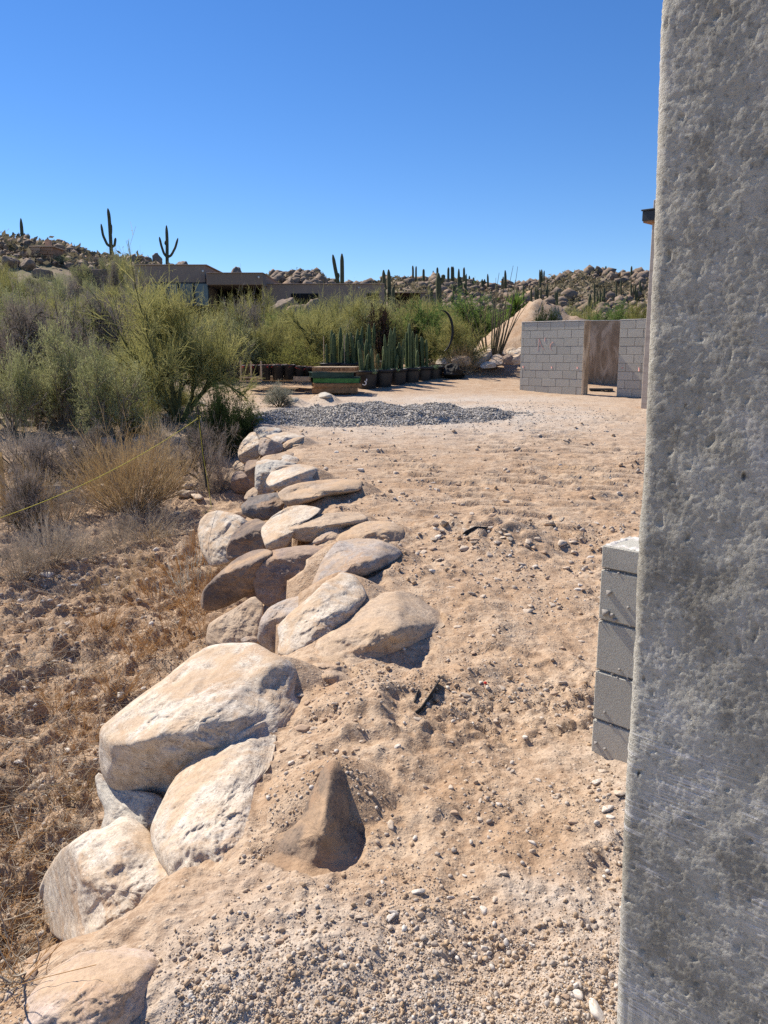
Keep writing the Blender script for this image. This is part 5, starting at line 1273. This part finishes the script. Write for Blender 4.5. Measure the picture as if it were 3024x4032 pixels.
for (x, y, w, h, Y, lab) in ((340, 270, 70, 46, 48, 'jagged grey rock leaning before the low house wing'), (455, 300, 60, 50, 46, 'tan pointed rock before the low house wing window'), (450, 335, 90, 36, 44, 'low pale rock under the tan pointed one'), (530, 330, 60, 24, 44, 'small pale rock beside the low house wing'), (588, 695, 40, 40, 30, 'brown cube-shaped rock on top of the dirt mound')):
    hill_boulder(x, y, w / 1.0, h, Y, lab, rf.randrange(7), sf if lab[0] != 'b' else sg_)
def hill_rocks():
    n = 36000; u = rp.uniform(-160, 900, n); rowfac = rp.uniform(0, 1, n)
    cy = np.interp(u, CRU, CRY); Y = cy * rp.uniform(.60, 1.05, n) ; x = (u - 384) / (FPX * 1.02) * Y
    dens = np.clip(.55 + 1.4 * fbm(np.stack([x * .06, Y * .06, x * 0], -1), 3), .1, 1)
    dens = dens * np.where((u < 262), np.where(Y > 66, .8, 0), 1) * sstep(.6, .74, Y / cy)
    k = rp.uniform(size=n) < dens; x, Y, u = x[k], Y[k], u[k]
    s = np.clip(rp.pareto(2.2, len(x)) * .28 + .22, .22, 1.25); s = np.where(u < 262, s * .55, s)
    o = scatter_mesh('hillside_rocks', x, Y, Hs(x, Y) + s * .25, s, None, M['rk_far'], 1, 16, .8, 6, 'countless brown boulders covering the far ridges')
    # low brush between them
    n = 15000; u = rp.uniform(-160, 900, n); cy = np.interp(u, CRU, CRY); Y = cy * rp.uniform(.42, 1.02, n); x = (u - 384) / (FPX * 1.02) * Y
    k = (rp.uniform(size=n) < np.clip(.5 + 1.6 * fbm(np.stack([x * .07 + 5, Y * .07, x * 0], -1), 3), .05, 1)) & ~((u < 262) & ((Y < 64) | (rp.uniform(size=n) < .6))); x, Y = x[k], Y[k]
    m = len(x); per = 9; c = np.stack([x, Y, Hs(x, Y)], -1); c = np.repeat(c, per, 0) + rp.normal(size=(m * per, 3)) * np.array([.4, .4, .18]) + np.array([0, 0, .25])
    uu = _unit(rp.normal(size=c.shape)); vv = _unit(np.cross(uu, rp.normal(size=c.shape))); ss = rp.uniform(.12, .4, (m * per, 1))
    V = np.stack([c - uu * ss, c + vv * ss * .5, c + uu * ss, c - vv * ss * .5], 1).reshape(-1, 3)
    o = link('hillside_brush', mesh_np('hillside_brush', V, quads=np.arange(len(V)).reshape(-1, 4), mat=leafmat('far_brush', (.15, .135, .085), (.28, .235, .16), .25, .3))); tag(o, 'low scrub growing over the far rocky ridges', None, None, 'stuff')
hill_rocks()

# ------------------------------------------------------------------ house on the slope
def house():
    t = thing('desert_house', 'long flat-roofed brown stucco house on the slope above the wash', 'house', (0, 60, 0))
    def zh(x, y): return ZH([(x, y)])[0]
    def slab(name, x0, x1, ytop, ybot, Y, dep, mat, conv=zh, parent=t):
        a = P(*conv(x0, ytop), Y); b = P(*conv(x1, ybot), Y)
        o = link(name, box_me(name, b[0] - a[0], dep, a[2] - b[2], mat, .04), parent); o.location = ((a[0] + b[0]) / 2, Y + dep / 2 - 60, b[2]); return o
    slab('wall', 797, 1226, 396, 640, 58, 9, M['house'])
    slab('wall', 455, 800, 421, 640, 60.5, 7, M['house2'])
    slab('wall', 1224, 1562, 444, 516, 57, 10, M['house2'])
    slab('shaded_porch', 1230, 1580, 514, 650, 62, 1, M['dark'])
    slab('porch_post', 1552, 1572, 514, 650, 57.4, .4, M['house2'])
    slab('roof_cap', 795, 1229, 393, 399, 57.9, 9.2, M['house'])
    slab('roof_cap', 1223, 1564, 441, 446, 56.9, 10.2, M['house'])
    w = slab('window', 862, 1245, 500, 640, 57.93, .1, M['frame'])
    for (a, b) in ((868, 962), (966, 1060), (1064, 1150), (1154, 1240)):
        p = slab('pane', a, b, 506, 640, 57.9, .05, M['glass']); p.parent = w; p.location = p.location - w.location
    for (x, y) in ((825, 436), (1203, 433)): slab('wall_light', x - 6, x + 6, y - 7, y + 7, 57.85, .12, M['whitef'])
    slab('wall_light', 1529, 1541, 463, 476, 56.85, .12, M['whitef'])
    zf_ = lambda x, y: ZF([(x, y)])[0]
    slab('wall', 200, 926, 207, 400, 59, 9, M['house'], zf_)
    slab('roof_cap', 198, 928, 205, 210, 58.9, 9.2, M['house'], zf_)
    for (a, b, c, d) in ((370, 535, 264, 330), (820, 893, 262, 300)):
        w = slab('window', a, b, c, d, 58.93, .1, M['frame'], zf_)
        for k in range(3):
            l = a + (b - a) * (k + .04) / 3; p = slab('pane', l, l + (b - a) * .30, c + 4, d - 3, 58.9, .05, M['dark'], zf_); p.parent = w; p.location = p.location - w.location
    slab('wall_light', 770, 777, 224, 236, 58.85, .12, M['whitef'], zf_)
    t2_ = thing('far_house_wing', 'low dark flat-roofed building behind the thick saguaro', 'house', (0, 60, 0))
    slab('wall', 985, 1140, 260, 400, 66, 8, M['house2'], zf_, t2_); slab('wall', 1138, 1262, 260, 400, 64, 8, M['house2'], zf_, t2_)
    slab('window', 990, 1082, 284, 302, 65.9, .2, M['dark'], zf_, t2_); slab('window', 1075, 1140, 318, 345, 65.85, .2, M['dark'], zf_, t2_); slab('window', 1172, 1182, 282, 290, 63.9, .2, M['dark'], zf_, t2_)
    slab('roof_cap', 983, 1264, 257, 262, 63.9, 10, M['house2'], zf_, t2_)
    # stone chimney block
    gx_, gy_, gz_, ok_ = ground_at([zh(240, 372)[0]], [zh(240, 372)[1]]); Yc = float(gy_[0]) if ok_[0] and 50 < gy_[0] < 95 else 68.
    a = P(*zh(180, 292), Yc); b = P(*zh(320, 372), Yc)
    c = thing('stone_chimney', 'block-shaped chimney faced with reddish stones on the hill', 'chimney', ((a[0] + b[0]) / 2, Yc, b[2] - .6)); W_, H_ = b[0] - a[0], a[2] - b[2] + .6
    link('chimney_core', box_me('chimney_core', W_ - .1, 2.2, H_, M['fstone'], 0, (0, 1.15, 0)), c)
    z = 0; rr = random.Random(2)
    while z < H_ - .1:
        hgt = min(rr.uniform(.2, .4), H_ - z); x = -W_ / 2
        while x < W_ / 2 - .1:
            ln = min(rr.uniform(.5, 1.1), W_ / 2 - x); o = link('stone', box_me('stone', ln - .03, .12, hgt - .03, M[rr.choice(('fstone', 'fstone', 'fstone2'))], .02), c); o.location = (x + ln / 2, rr.uniform(-.03, .03), z); x += ln
        z += hgt
    link('cap_slab', box_me('cap_slab', W_ + .2, 2.5, .1, M['fstone2'], .02, (0, 1.15, H_)), c)
    link('flue', box_me('flue', .42, .42, .62, M['fstone2'], .03, (W_ * .05, 1.2, H_ + .1)), c)
house()

# ------------------------------------------------------------------ potted cacti, pallets
POT = lathe_me('pot_body', [(.0, 0), (.165, 0), (.17, .02), (.205, .30), (.207, .34), (.222, .345), (.224, .385), (.212, .387), (.205, .36), (.19, .33)], 28, M['pot'])
SOIL = lathe_me('soil', [(.0, .34), (.1, .345), (.2, .335)], 20, M['potsoil'], False)
def organ_pipe(t, n, h, rs, spread):
    for k in range(n):
        a = rs.uniform(0, 6.28); r = spread * math.sqrt(rs.uniform(0, 1)); x, y_ = r * math.cos(a), r * math.sin(a) * .8
        hk = h * rs.uniform(.35, 1.0); ln = rs.uniform(-.09, .09)
        o = link('stem', stem_me([(x, y_, 0), (x + ln * .4, y_, hk * .5), (x + ln, y_ + rs.uniform(-.03, .03), hk)], rs.uniform(.036, .05), 9, .97, M['org'], .35, 'stem', 10), t)
AG = MB(); ra_ = np.random.RandomState(3)
for k in range(9):
    c = np.array([ra_.uniform(-.15, .15), ra_.uniform(-.12, .1), 0]); n = 16; a = ra_.uniform(0, 6.28, n); e = ra_.uniform(.3, 1.4, n)
    d = np.stack([np.cos(e) * np.cos(a), np.cos(e) * np.sin(a), np.sin(e)], -1); pts = make_paths(np.tile(c, (n, 1)), d, ra_.uniform(.05, .085, n), .1, ra_, 4)
    AG.add(*tubes(pts, np.broadcast_to(np.array([.010, .013, .009, .001]), (n, 4)), 3))
AGM = AG.mesh('rosettes', M['agave'])
ro = random.Random(12)
POTS = [(1003, 478, 22.0, 'first big black pot of the row, white figure painted on it', 9, .98), (1115, 468, 22.4, 'second black pot in the row from the pallet stack', 8, 1.05), (1218, 458, 22.9, 'third black pot in the row, below the tallest bound cacti', 9, 1.12), (1315, 449, 23.4, 'fourth black pot in the row, cacti with a tall tip', 7, 1.2), (1404, 440, 23.9, 'fifth black pot in the row, before the last one', 6, .95), (1485, 432, 24.3, 'last black pot of the row with no tall cactus', 0, 0)]
def pot_at(x, row, Y, label, sc_=1.0, conv=ZP):
    q = P(*conv([(x, row)])[0], Y); t = thing('nursery_pot', label, 'pot', (q[0], Y, q[2]), 0, 'large black nursery pots in a row')
    for nm, me in (('pot_body', POT), ('soil', SOIL)):
        o = link(nm, me, t); o.scale = (sc_, sc_, sc_)
    return t, q
for k, (x, row, Y, lab, n, h) in enumerate(POTS):
    t, q = pot_at(x, row, Y, lab, 1.42)
    if k == 0:
        cu = bpy.data.curves.new('three', 'FONT'); cu.body = '3'; cu.size = .3; cu.extrude = .002; cu.align_x = 'CENTER'
        tmp = bpy.data.objects.new('tmp', cu); COL.objects.link(tmp); me = bpy.data.meshes.new_from_object(tmp.evaluated_get(bpy.context.evaluated_depsgraph_get())); bpy.data.objects.remove(tmp)
        me.materials.append(M['paintw']); o = link('painted_number', me, t); o.location = (-.06, -.287, .16); o.rotation_euler = (math.pi / 2 - .12, .2, -.2)
    if n:
        c = thing('columnar_cactus', ['clump of tall green columnar cacti in the first pot', 'clump of columnar cacti in the second pot', 'tall bound clump of columnar cacti in the third pot', 'narrow clump of columnar cacti with a tall tip in the fourth pot', 'short clump of columnar cacti in the fifth pot'][k], 'cactus', (q[0], Y, q[2] + .47), 0, 'columnar cacti growing in the black pots')
        organ_pipe(c, n, h * 1.12, ro, .19)
    a = thing('agave', 'small pale agaves around the rim of pot %s' % ('one', 'two', 'three', 'four', 'five', 'six')[k], 'plant', (q[0], Y - .10, q[2] + .47), k * 1.1, 'small agaves in the black pots')
    a['label'] = ('cluster of small pale agaves filling the rim of the ' + ('first', 'second', 'third', 'fourth', 'fifth', 'last')[k] + ' black pot')
    o = link('rosettes', AGM, a); o.scale = (1.5, 1.3, 1.5); o['kind'] = 'stuff'
# a second row of cactus clumps behind
for k, (x, Y, n, h, lab) in enumerate(((745, 23.2, 3, 1.0, 'thick columnar cactus rising behind the pallet stack, nearest the rack'), (800, 23.4, 6, 1.15, 'tall columnar cactus clump behind the pallet stack'), (870, 23.2, 6, .95, 'columnar cactus clump behind the pallets next to the first pot'), (935, 23.6, 7, 1.1, 'columnar cactus clump in the second row behind the first pot'), (1050, 23.9, 7, 1.15, 'columnar cactus clump in the second row between first and second pots'))):
    q = P(*ZP([(x, 470)])[0], Y); z = float(Hs(q[0], Y)); t = thing('nursery_pot', ('first','second','third','fourth','fifth')[k] + ' black pot of the hidden back row, counted from the rack', 'pot', (q[0], Y, z), 0, 'black pots in the second row')
    for nm, me in (('pot_body', POT), ('soil', SOIL)): o = link(nm, me, t); o.scale = (1.42,) * 3
    c = thing('columnar_cactus', lab, 'cactus', (q[0], Y, z + .47), 0, 'columnar cacti growing in the black pots'); organ_pipe(c, n, h, ro, .2)
# bamboo stakes among them
for k, (x, top, Y) in enumerate(((690, 80, 23.0), (740, 95, 23.4), (840, 70, 23.0), (905, 75, 23.6), (925, 80, 23.8), (1310, 55, 23.6))):
    a = P(*ZP([(x, top)])[0], Y); z = float(Hs(a[0], Y)); V, Q = tubes(np.array([[(0, 0, 0), (0, 0, a[2] - z)]]), .011, 5)
    o = link('support_stake', mesh_np('support_stake', V, quads=Q, mat=M['woodp']), None, (a[0], Y, z)); tag(o, 'thin pale wooden stake standing among the potted cacti', 'stake', 'wooden stakes among the cacti')
# pallets
def pallet(loc, rz, L, W, H, mats, label, text=None):
    t = thing('pallet', label, 'pallet', loc, rz, 'wooden pallets stacked beside the pots')
    db = box_me('deck_board', L, .09, .018, mats[0], .002); sb = box_me('stringer', L, .04, H - .036, mats[1], .002)
    for k in range(7):
        y_ = -W / 2 + .05 + k * (W - .1) / 6
        o = link('deck_board', db, t); o.location = (0, y_, H - .018)
        if k % 2 == 0: o = link('deck_board', db, t); o.location = (0, y_, 0)
    for y_ in (-W / 2 + .02, 0, W / 2 - .02): o = link('stringer', sb, t); o.location = (0, y_, .018)
    if text:
        cu = bpy.data.curves.new('print', 'FONT'); cu.body = text; cu.size = .085; cu.extrude = .001; cu.align_x = 'CENTER'; cu.align_y = 'CENTER'
        tmp = bpy.data.objects.new('tmp', cu); COL.objects.link(tmp); me = bpy.data.meshes.new_from_object(tmp.evaluated_get(bpy.context.evaluated_depsgraph_get())); bpy.data.objects.remove(tmp)
        me.materials.append(M['ink']); o = link('lettering', me, t); o.location = (0, -W / 2 - .003, H / 2); o.rotation_euler = (math.pi / 2, 0, 0)
q = P(*ZP([(765, 495)])[0], 20.3); z0 = q[2]; pz_ = z0
for k, (dx, dr, L, H, ms, lab, tx) in enumerate(((0, 0, 1.15, .14, ('wood', 'wood'), 'brown wooden pallet at the bottom of the stack', None), (.03, .03, 1.2, .10, ('wood', 'wood'), 'brown pallet second from the bottom', None), (.06, -.02, 1.15, .14, ('wteal', 'wgreen'), 'bright green painted pallet in the middle of the stack', None), (-.12, .05, 1.05, .13, ('wteal', 'wteal'), 'dark green pallet above the bright green one', None), (.03, -.04, 1.08, .13, ('woodp', 'wood'), 'brown pallet with printed lettering near the top', 'OLDCASTLE 10'))):
    pallet((q[0] + dx, 20.8, pz_), .05 + dr * 3, L, 1.0, H, (M[ms[0]], M[ms[1]]), lab, tx); pz_ += H + .003
pallet((P(*ZP([(250, 410)])[0], 21.2)[0] + .55, 21.7, P(*ZP([(180, 408)])[0], 21.2)[2]), -.35, 1.9, 1.0, .13, (M['woodp'], M['woodp']), 'pale wooden pallet under the rack of small pots')
sp = lathe_me('pot_body', [(0, 0), (.13, 0), (.165, .30), (.178, .31), (.178, .34), (.168, .34), (.15, .30), (0, .30)], 18, M['pot'])
fm = MB(); rz_ = np.random.RandomState(5)
for k in range(26):
    c = np.array([rz_.uniform(-.15, .15), rz_.uniform(-.15, .15), .30]); n = 7; d = _unit(rz_.normal(size=(n, 3)) + np.array([0, 0, .6])); pts = make_paths(np.tile(c, (n, 1)), d, rz_.uniform(.03, .07, n), .2, rz_, 3); fm.add(*tubes(pts, np.broadcast_to(np.array([.006, .012, .002]), (n, 3)), 3))
fme = fm.mesh('red_bloom', M['red'])
k = 0
for r_, (Yr, xs) in enumerate(((21.0, (150, 265, 360, 440, 520, 585)), (21.7, (140, 210, 300, 385, 480, 560)))):
    for i, x in enumerate(xs):
        row = (408, 402, 398, 392, 400, 402)[i]; q = P(*ZP([(x, row - r_ * 6)])[0], Yr + i * .05)
        t = thing('small_pot', '%s small black pot of red-tipped succulents in the %s row of the rack' % (('first', 'second', 'third', 'fourth', 'fifth', 'sixth')[i], ('front', 'back')[r_]), 'pot', (q[0], Yr + i * .05, q[2] + .02 - i * .012), 0, 'small black pots on the rack')
        o = link('pot_body', sp, t); o.scale = (1.0, 1.0, 1.15); o = link('red_bloom', fme, t); o.location = (0, 0, .04); o.rotation_euler = (0, 0, i * 1.3)
        o['kind'] = 'stuff'
ra0 = P(*ZP([(165, 405)])[0], 20.75)
fr = thing('wooden_rack', 'pale wooden upright rack frame beside the small pots', 'rack', (ra0[0], 20.75, ra0[2]), -.25)
post = box_me('post', .035, .035, .50, M['woodp'], .003); rail = box_me('rail', .62, .03, .035, M['woodp'], .003)
for x in (-.28, .0, .28): o = link('post', post, fr); o.location = (x, 0, 0)
for z in (-.02, .07): o = link('rail', rail, fr); o.location = (0, -.035, z)
# crate and black bag at the end of the row
q = P(*ZF([(1258, 785)])[0], 24.6); cr_ = thing('wooden_crate', 'wooden slatted crate beside the last black pot', 'crate', (q[0], 24.9, q[2] - .03), -.2)
for z in (.02, .16, .30, .44):
    for (y_, ) in ((-.3,), (.3,)): o = link('slat', box_me('slat', .6, .02, .1, M['wood'], .002), cr_); o.location = (0, y_, z)
    for x in (-.3, .3): o = link('slat', box_me('slat', .02, .6, .1, M['wood'], .002), cr_); o.location = (x, 0, z)
for x in (-.27, .27):
    for y_ in (-.27, .27): o = link('corner_post', box_me('corner_post', .04, .04, .56, M['wood'], .002), cr_); o.location = (x, y_, 0)
boulder('heap of black plastic sheeting dumped beside the pale boulders', ZF, [(1275,740),(1285,690),(1330,675),(1365,690),(1385,730),(1410,748),(1380,772),(1320,772),(1280,765)], [((-.3,-.5,.8), (1320,710)), ((.2,-.9,.3), (1340,730))], 0, M['fabric'], 71, Yfix=24.3, N=70, Mr=22, name='plastic_sheeting', group=None, rough=2.2, cat='plastic sheet', do_carve=False)

# ------------------------------------------------------------------ yellow rope, stakes, black fabric, scraps
def so_l(x, y): return ZL([(x, y)])[0]
def rope():
    Ys = 8.6; top = P(*so_l(1181, 368), Ys); bot = P(*so_l(1222, 745), Ys)
    V, Q = tubes(np.array([[bot + (bot - top) * .1, (top + bot) / 2, top + np.array([-.01, 0, .12])]]), .011, 6)
    org = bot.copy(); o = link('rope_stake', mesh_np('rope_stake', V - org, quads=Q, smooth=True, mat=M['stake']), None, org); tag(o, 'thin dark stake holding the yellow rope', 'stake')
    end = P(*so_l(-140, 1010), 6.4); s = np.linspace(0, 1, 30)[:, None]; pts = top * (1 - s) + end * s; pts[:, 2] -= .10 * (4 * s * (1 - s))[:, 0]
    root = thing('yellow_rope', 'taut yellow rope tied to the dark stake across the dry bush', 'rope', top)
    V, Q = tubes((pts - top)[None], .0030, 6); link('strand', mesh_np('strand', V, quads=Q, smooth=True, mat=M['rope']), root)
    a = np.linspace(0, 6 * math.pi, 40); kn = np.stack([.016 * np.cos(a), .016 * np.sin(a), np.linspace(-.03, .03, 40)], -1); V, Q = tubes(kn[None], .006, 5); link('knot', mesh_np('knot', V, quads=Q, smooth=True, mat=M['rope']), root)
    tl = np.array([(0, 0, 0), (.01, -.02, -.12), (.03, -.02, -.4), (.07, 0, -.75), (.1, -.03, -.98), (.06, -.06, -1.02), (.0, -.05, -1.03)]); V, Q = tubes(tl[None], .003, 5); link('loose_end', mesh_np('loose_end', V, quads=Q, smooth=True, mat=M['rope']), root)
    for (x, y, w, h, lab) in ((1285, 650, .05, .3, 'short pale wooden stake beside the black fabric'), (1328, 795, .05, .28, 'orange-brown wooden stake at the foot of the shadowed boulders'), (1155, 1130, .05, .22, 'wooden stake half hidden by orange weeds beside the craggy boulder')):
        u, r = so_l(x, y); X, Y, Z = pix_ground(u, r); o = link('wooden_stake', box_me('wooden_stake', w, w * .5, h, M['woodp'], .003), None, (X, Y, Z - .04)); o.rotation_euler = (.03, -.1, .4); tag(o, lab, 'stake')
    u, r = so_l(60, 1230); X, Y, Z = pix_ground(u, r); V, Q = tubes(np.array([[(0, 0, 0), (-.18, .03, .14), (-.42, .05, .33)]]), .02, 6); o = link('dead_branch', mesh_np('dead_branch', V, quads=Q, smooth=True, mat=M['bark']), None, (X, Y, Z)); tag(o, 'dark dead branch end sticking in at the frame edge', 'branch')
    u, r = so_l(8, 700); q = P(u, r, 9.2); V, Q = tubes(np.array([[(0, 0, -.9), (0, 0, .25)]]), .03, 6); o = link('marker_post', mesh_np('marker_post', V, quads=Q, smooth=True, mat=M['dry']), None, q); tag(o, 'thin straw-coloured post at the frame edge near the rope', 'post')
rope()
def sheet(name, label, corners, Yfun, mat, thick=.006, amp=.05, n=26, seed=1, conv=so_l, cat='fabric'):
    """corners: 4 crop points; a crumpled sheet with thickness on the ground between them"""
    P4 = []
    for (x, y) in corners:
        u, r = conv(x, y); X, Y, Z = pix_ground(u, r); P4.append((X, Y, Z))
    P4 = np.array(P4); s, t = np.meshgrid(np.linspace(0, 1, n), np.linspace(0, 1, n)); s = s[..., None]; t = t[..., None]
    G = P4[0] * (1 - s) * (1 - t) + P4[1] * s * (1 - t) + P4[2] * s * t + P4[3] * (1 - s) * t
    sz = np.linalg.norm(P4[0] - P4[2]); q3 = np.concatenate([s * 3 + seed, t * 3, s * 0], -1)
    G[..., 0] += .06 * sz * fbm(q3 + 5, 3); G[..., 1] += .06 * sz * fbm(q3 + 9, 3)
    G[..., 2] = Hs(G[..., 0], G[..., 1]) + .012 + amp * (.6 + .5 * fbm(q3 * .8, 2))
    idx = np.arange(n * n).reshape(n, n); Q = np.stack([idx[:-1, :-1], idx[:-1, 1:], idx[1:, 1:], idx[1:, :-1]], -1).reshape(-1, 4)
    org = G.reshape(-1, 3).mean(0); o = link(name, mesh_np(name, G.reshape(-1, 3) - org, quads=Q, smooth=True, mat=mat), None, org)
    m = o.modifiers.new('thickness', 'SOLIDIFY'); m.thickness = thick; tag(o, label, cat); return o
sheet('landscape_fabric', 'black landscape fabric crumpled on the ground beyond the rope stake', [(1130, 520), (1420, 460), (1440, 530), (1170, 585)], None, M['fabric'], .006, .16)
sheet('landscape_fabric', 'strip of black fabric standing against the dark shrub', [(1120, 460), (1200, 470), (1190, 570), (1130, 560)], None, M['fabric'], .006, .3, seed=4)
zc = lambda x, y: ZC([(x, y)])[0]; z3 = zoom(1500, 1900, .663); zz3 = lambda x, y: z3([(x, y)])[0]
def strip(name, label, pts, conv, hs_, thick=.006, lean=.02):
    """band of sheet plastic standing on edge in the dirt along crop points"""
    g = np.array([pix_ground(*conv(*p)) for p in pts]); s_ = np.linspace(0, 1, 16); d_ = np.linspace(0, 1, len(g))
    g = np.stack([np.interp(s_, d_, g[:, c]) for c in range(3)], -1); hh2 = np.interp(s_, d_, hs_)
    V = np.stack([g - np.array([0, 0, .03]), g + np.stack([lean + 0 * s_, 0 * s_, hh2], -1)], 1); idx = np.arange(32).reshape(16, 2)
    Q = np.stack([idx[:-1, 0], idx[1:, 0], idx[1:, 1], idx[:-1, 1]], -1); org = g.mean(0)
    o = link(name, mesh_np(name, V.reshape(-1, 3) - org, quads=Q, smooth=True, mat=M['fabric']), None, org); m = o.modifiers.new('thickness', 'SOLIDIFY'); m.thickness = thick; tag(o, label, 'plastic strip')
strip('plastic_strip', 'curved strip of black plastic sticking out of the dirt', [(150, 1380), (215, 1360), (275, 1300), (325, 1195)], zz3, (.003, .02, .035, .015))
strip('plastic_strip', 'small dark strip beside the curved black plastic', [(180, 1305), (190, 1270), (203, 1235)], zz3, (.003, .018, .004))
strip('plastic_strip', 'black edge of sheeting in the rubble beside the cream flat stone', [(465, 312), (520, 300), (600, 268)], zz3, (.02, .055, .01), lean=.05)
u, r = zz3(620, 1198); X, Y, Z = pix_ground(u, r); V, F = rock_np(3, 2, 8); o = link('plastic_bit', mesh_np('plastic_bit', V * .011, tris=F, mat=M['litter']), None, (X, Y, Z + .006)); tag(o, 'tiny red plastic bit on the dirt', 'litter')
# bent black hose loop standing in the scrub
a = np.linspace(-1.2, 1.7, 24); pth = np.stack([.35 * np.cos(a), a * 0, .62 * np.sin(a)], -1); V, Q = tubes(pth[None], .04, 7)
q = P(*ZF([(1262, 490)])[0], 24.8); o = link('black_hose', mesh_np('black_hose', V, quads=Q, smooth=True, mat=M['hose']), None, q); tag(o, 'bent black hose arching out of the scrub behind the pots', 'hose')
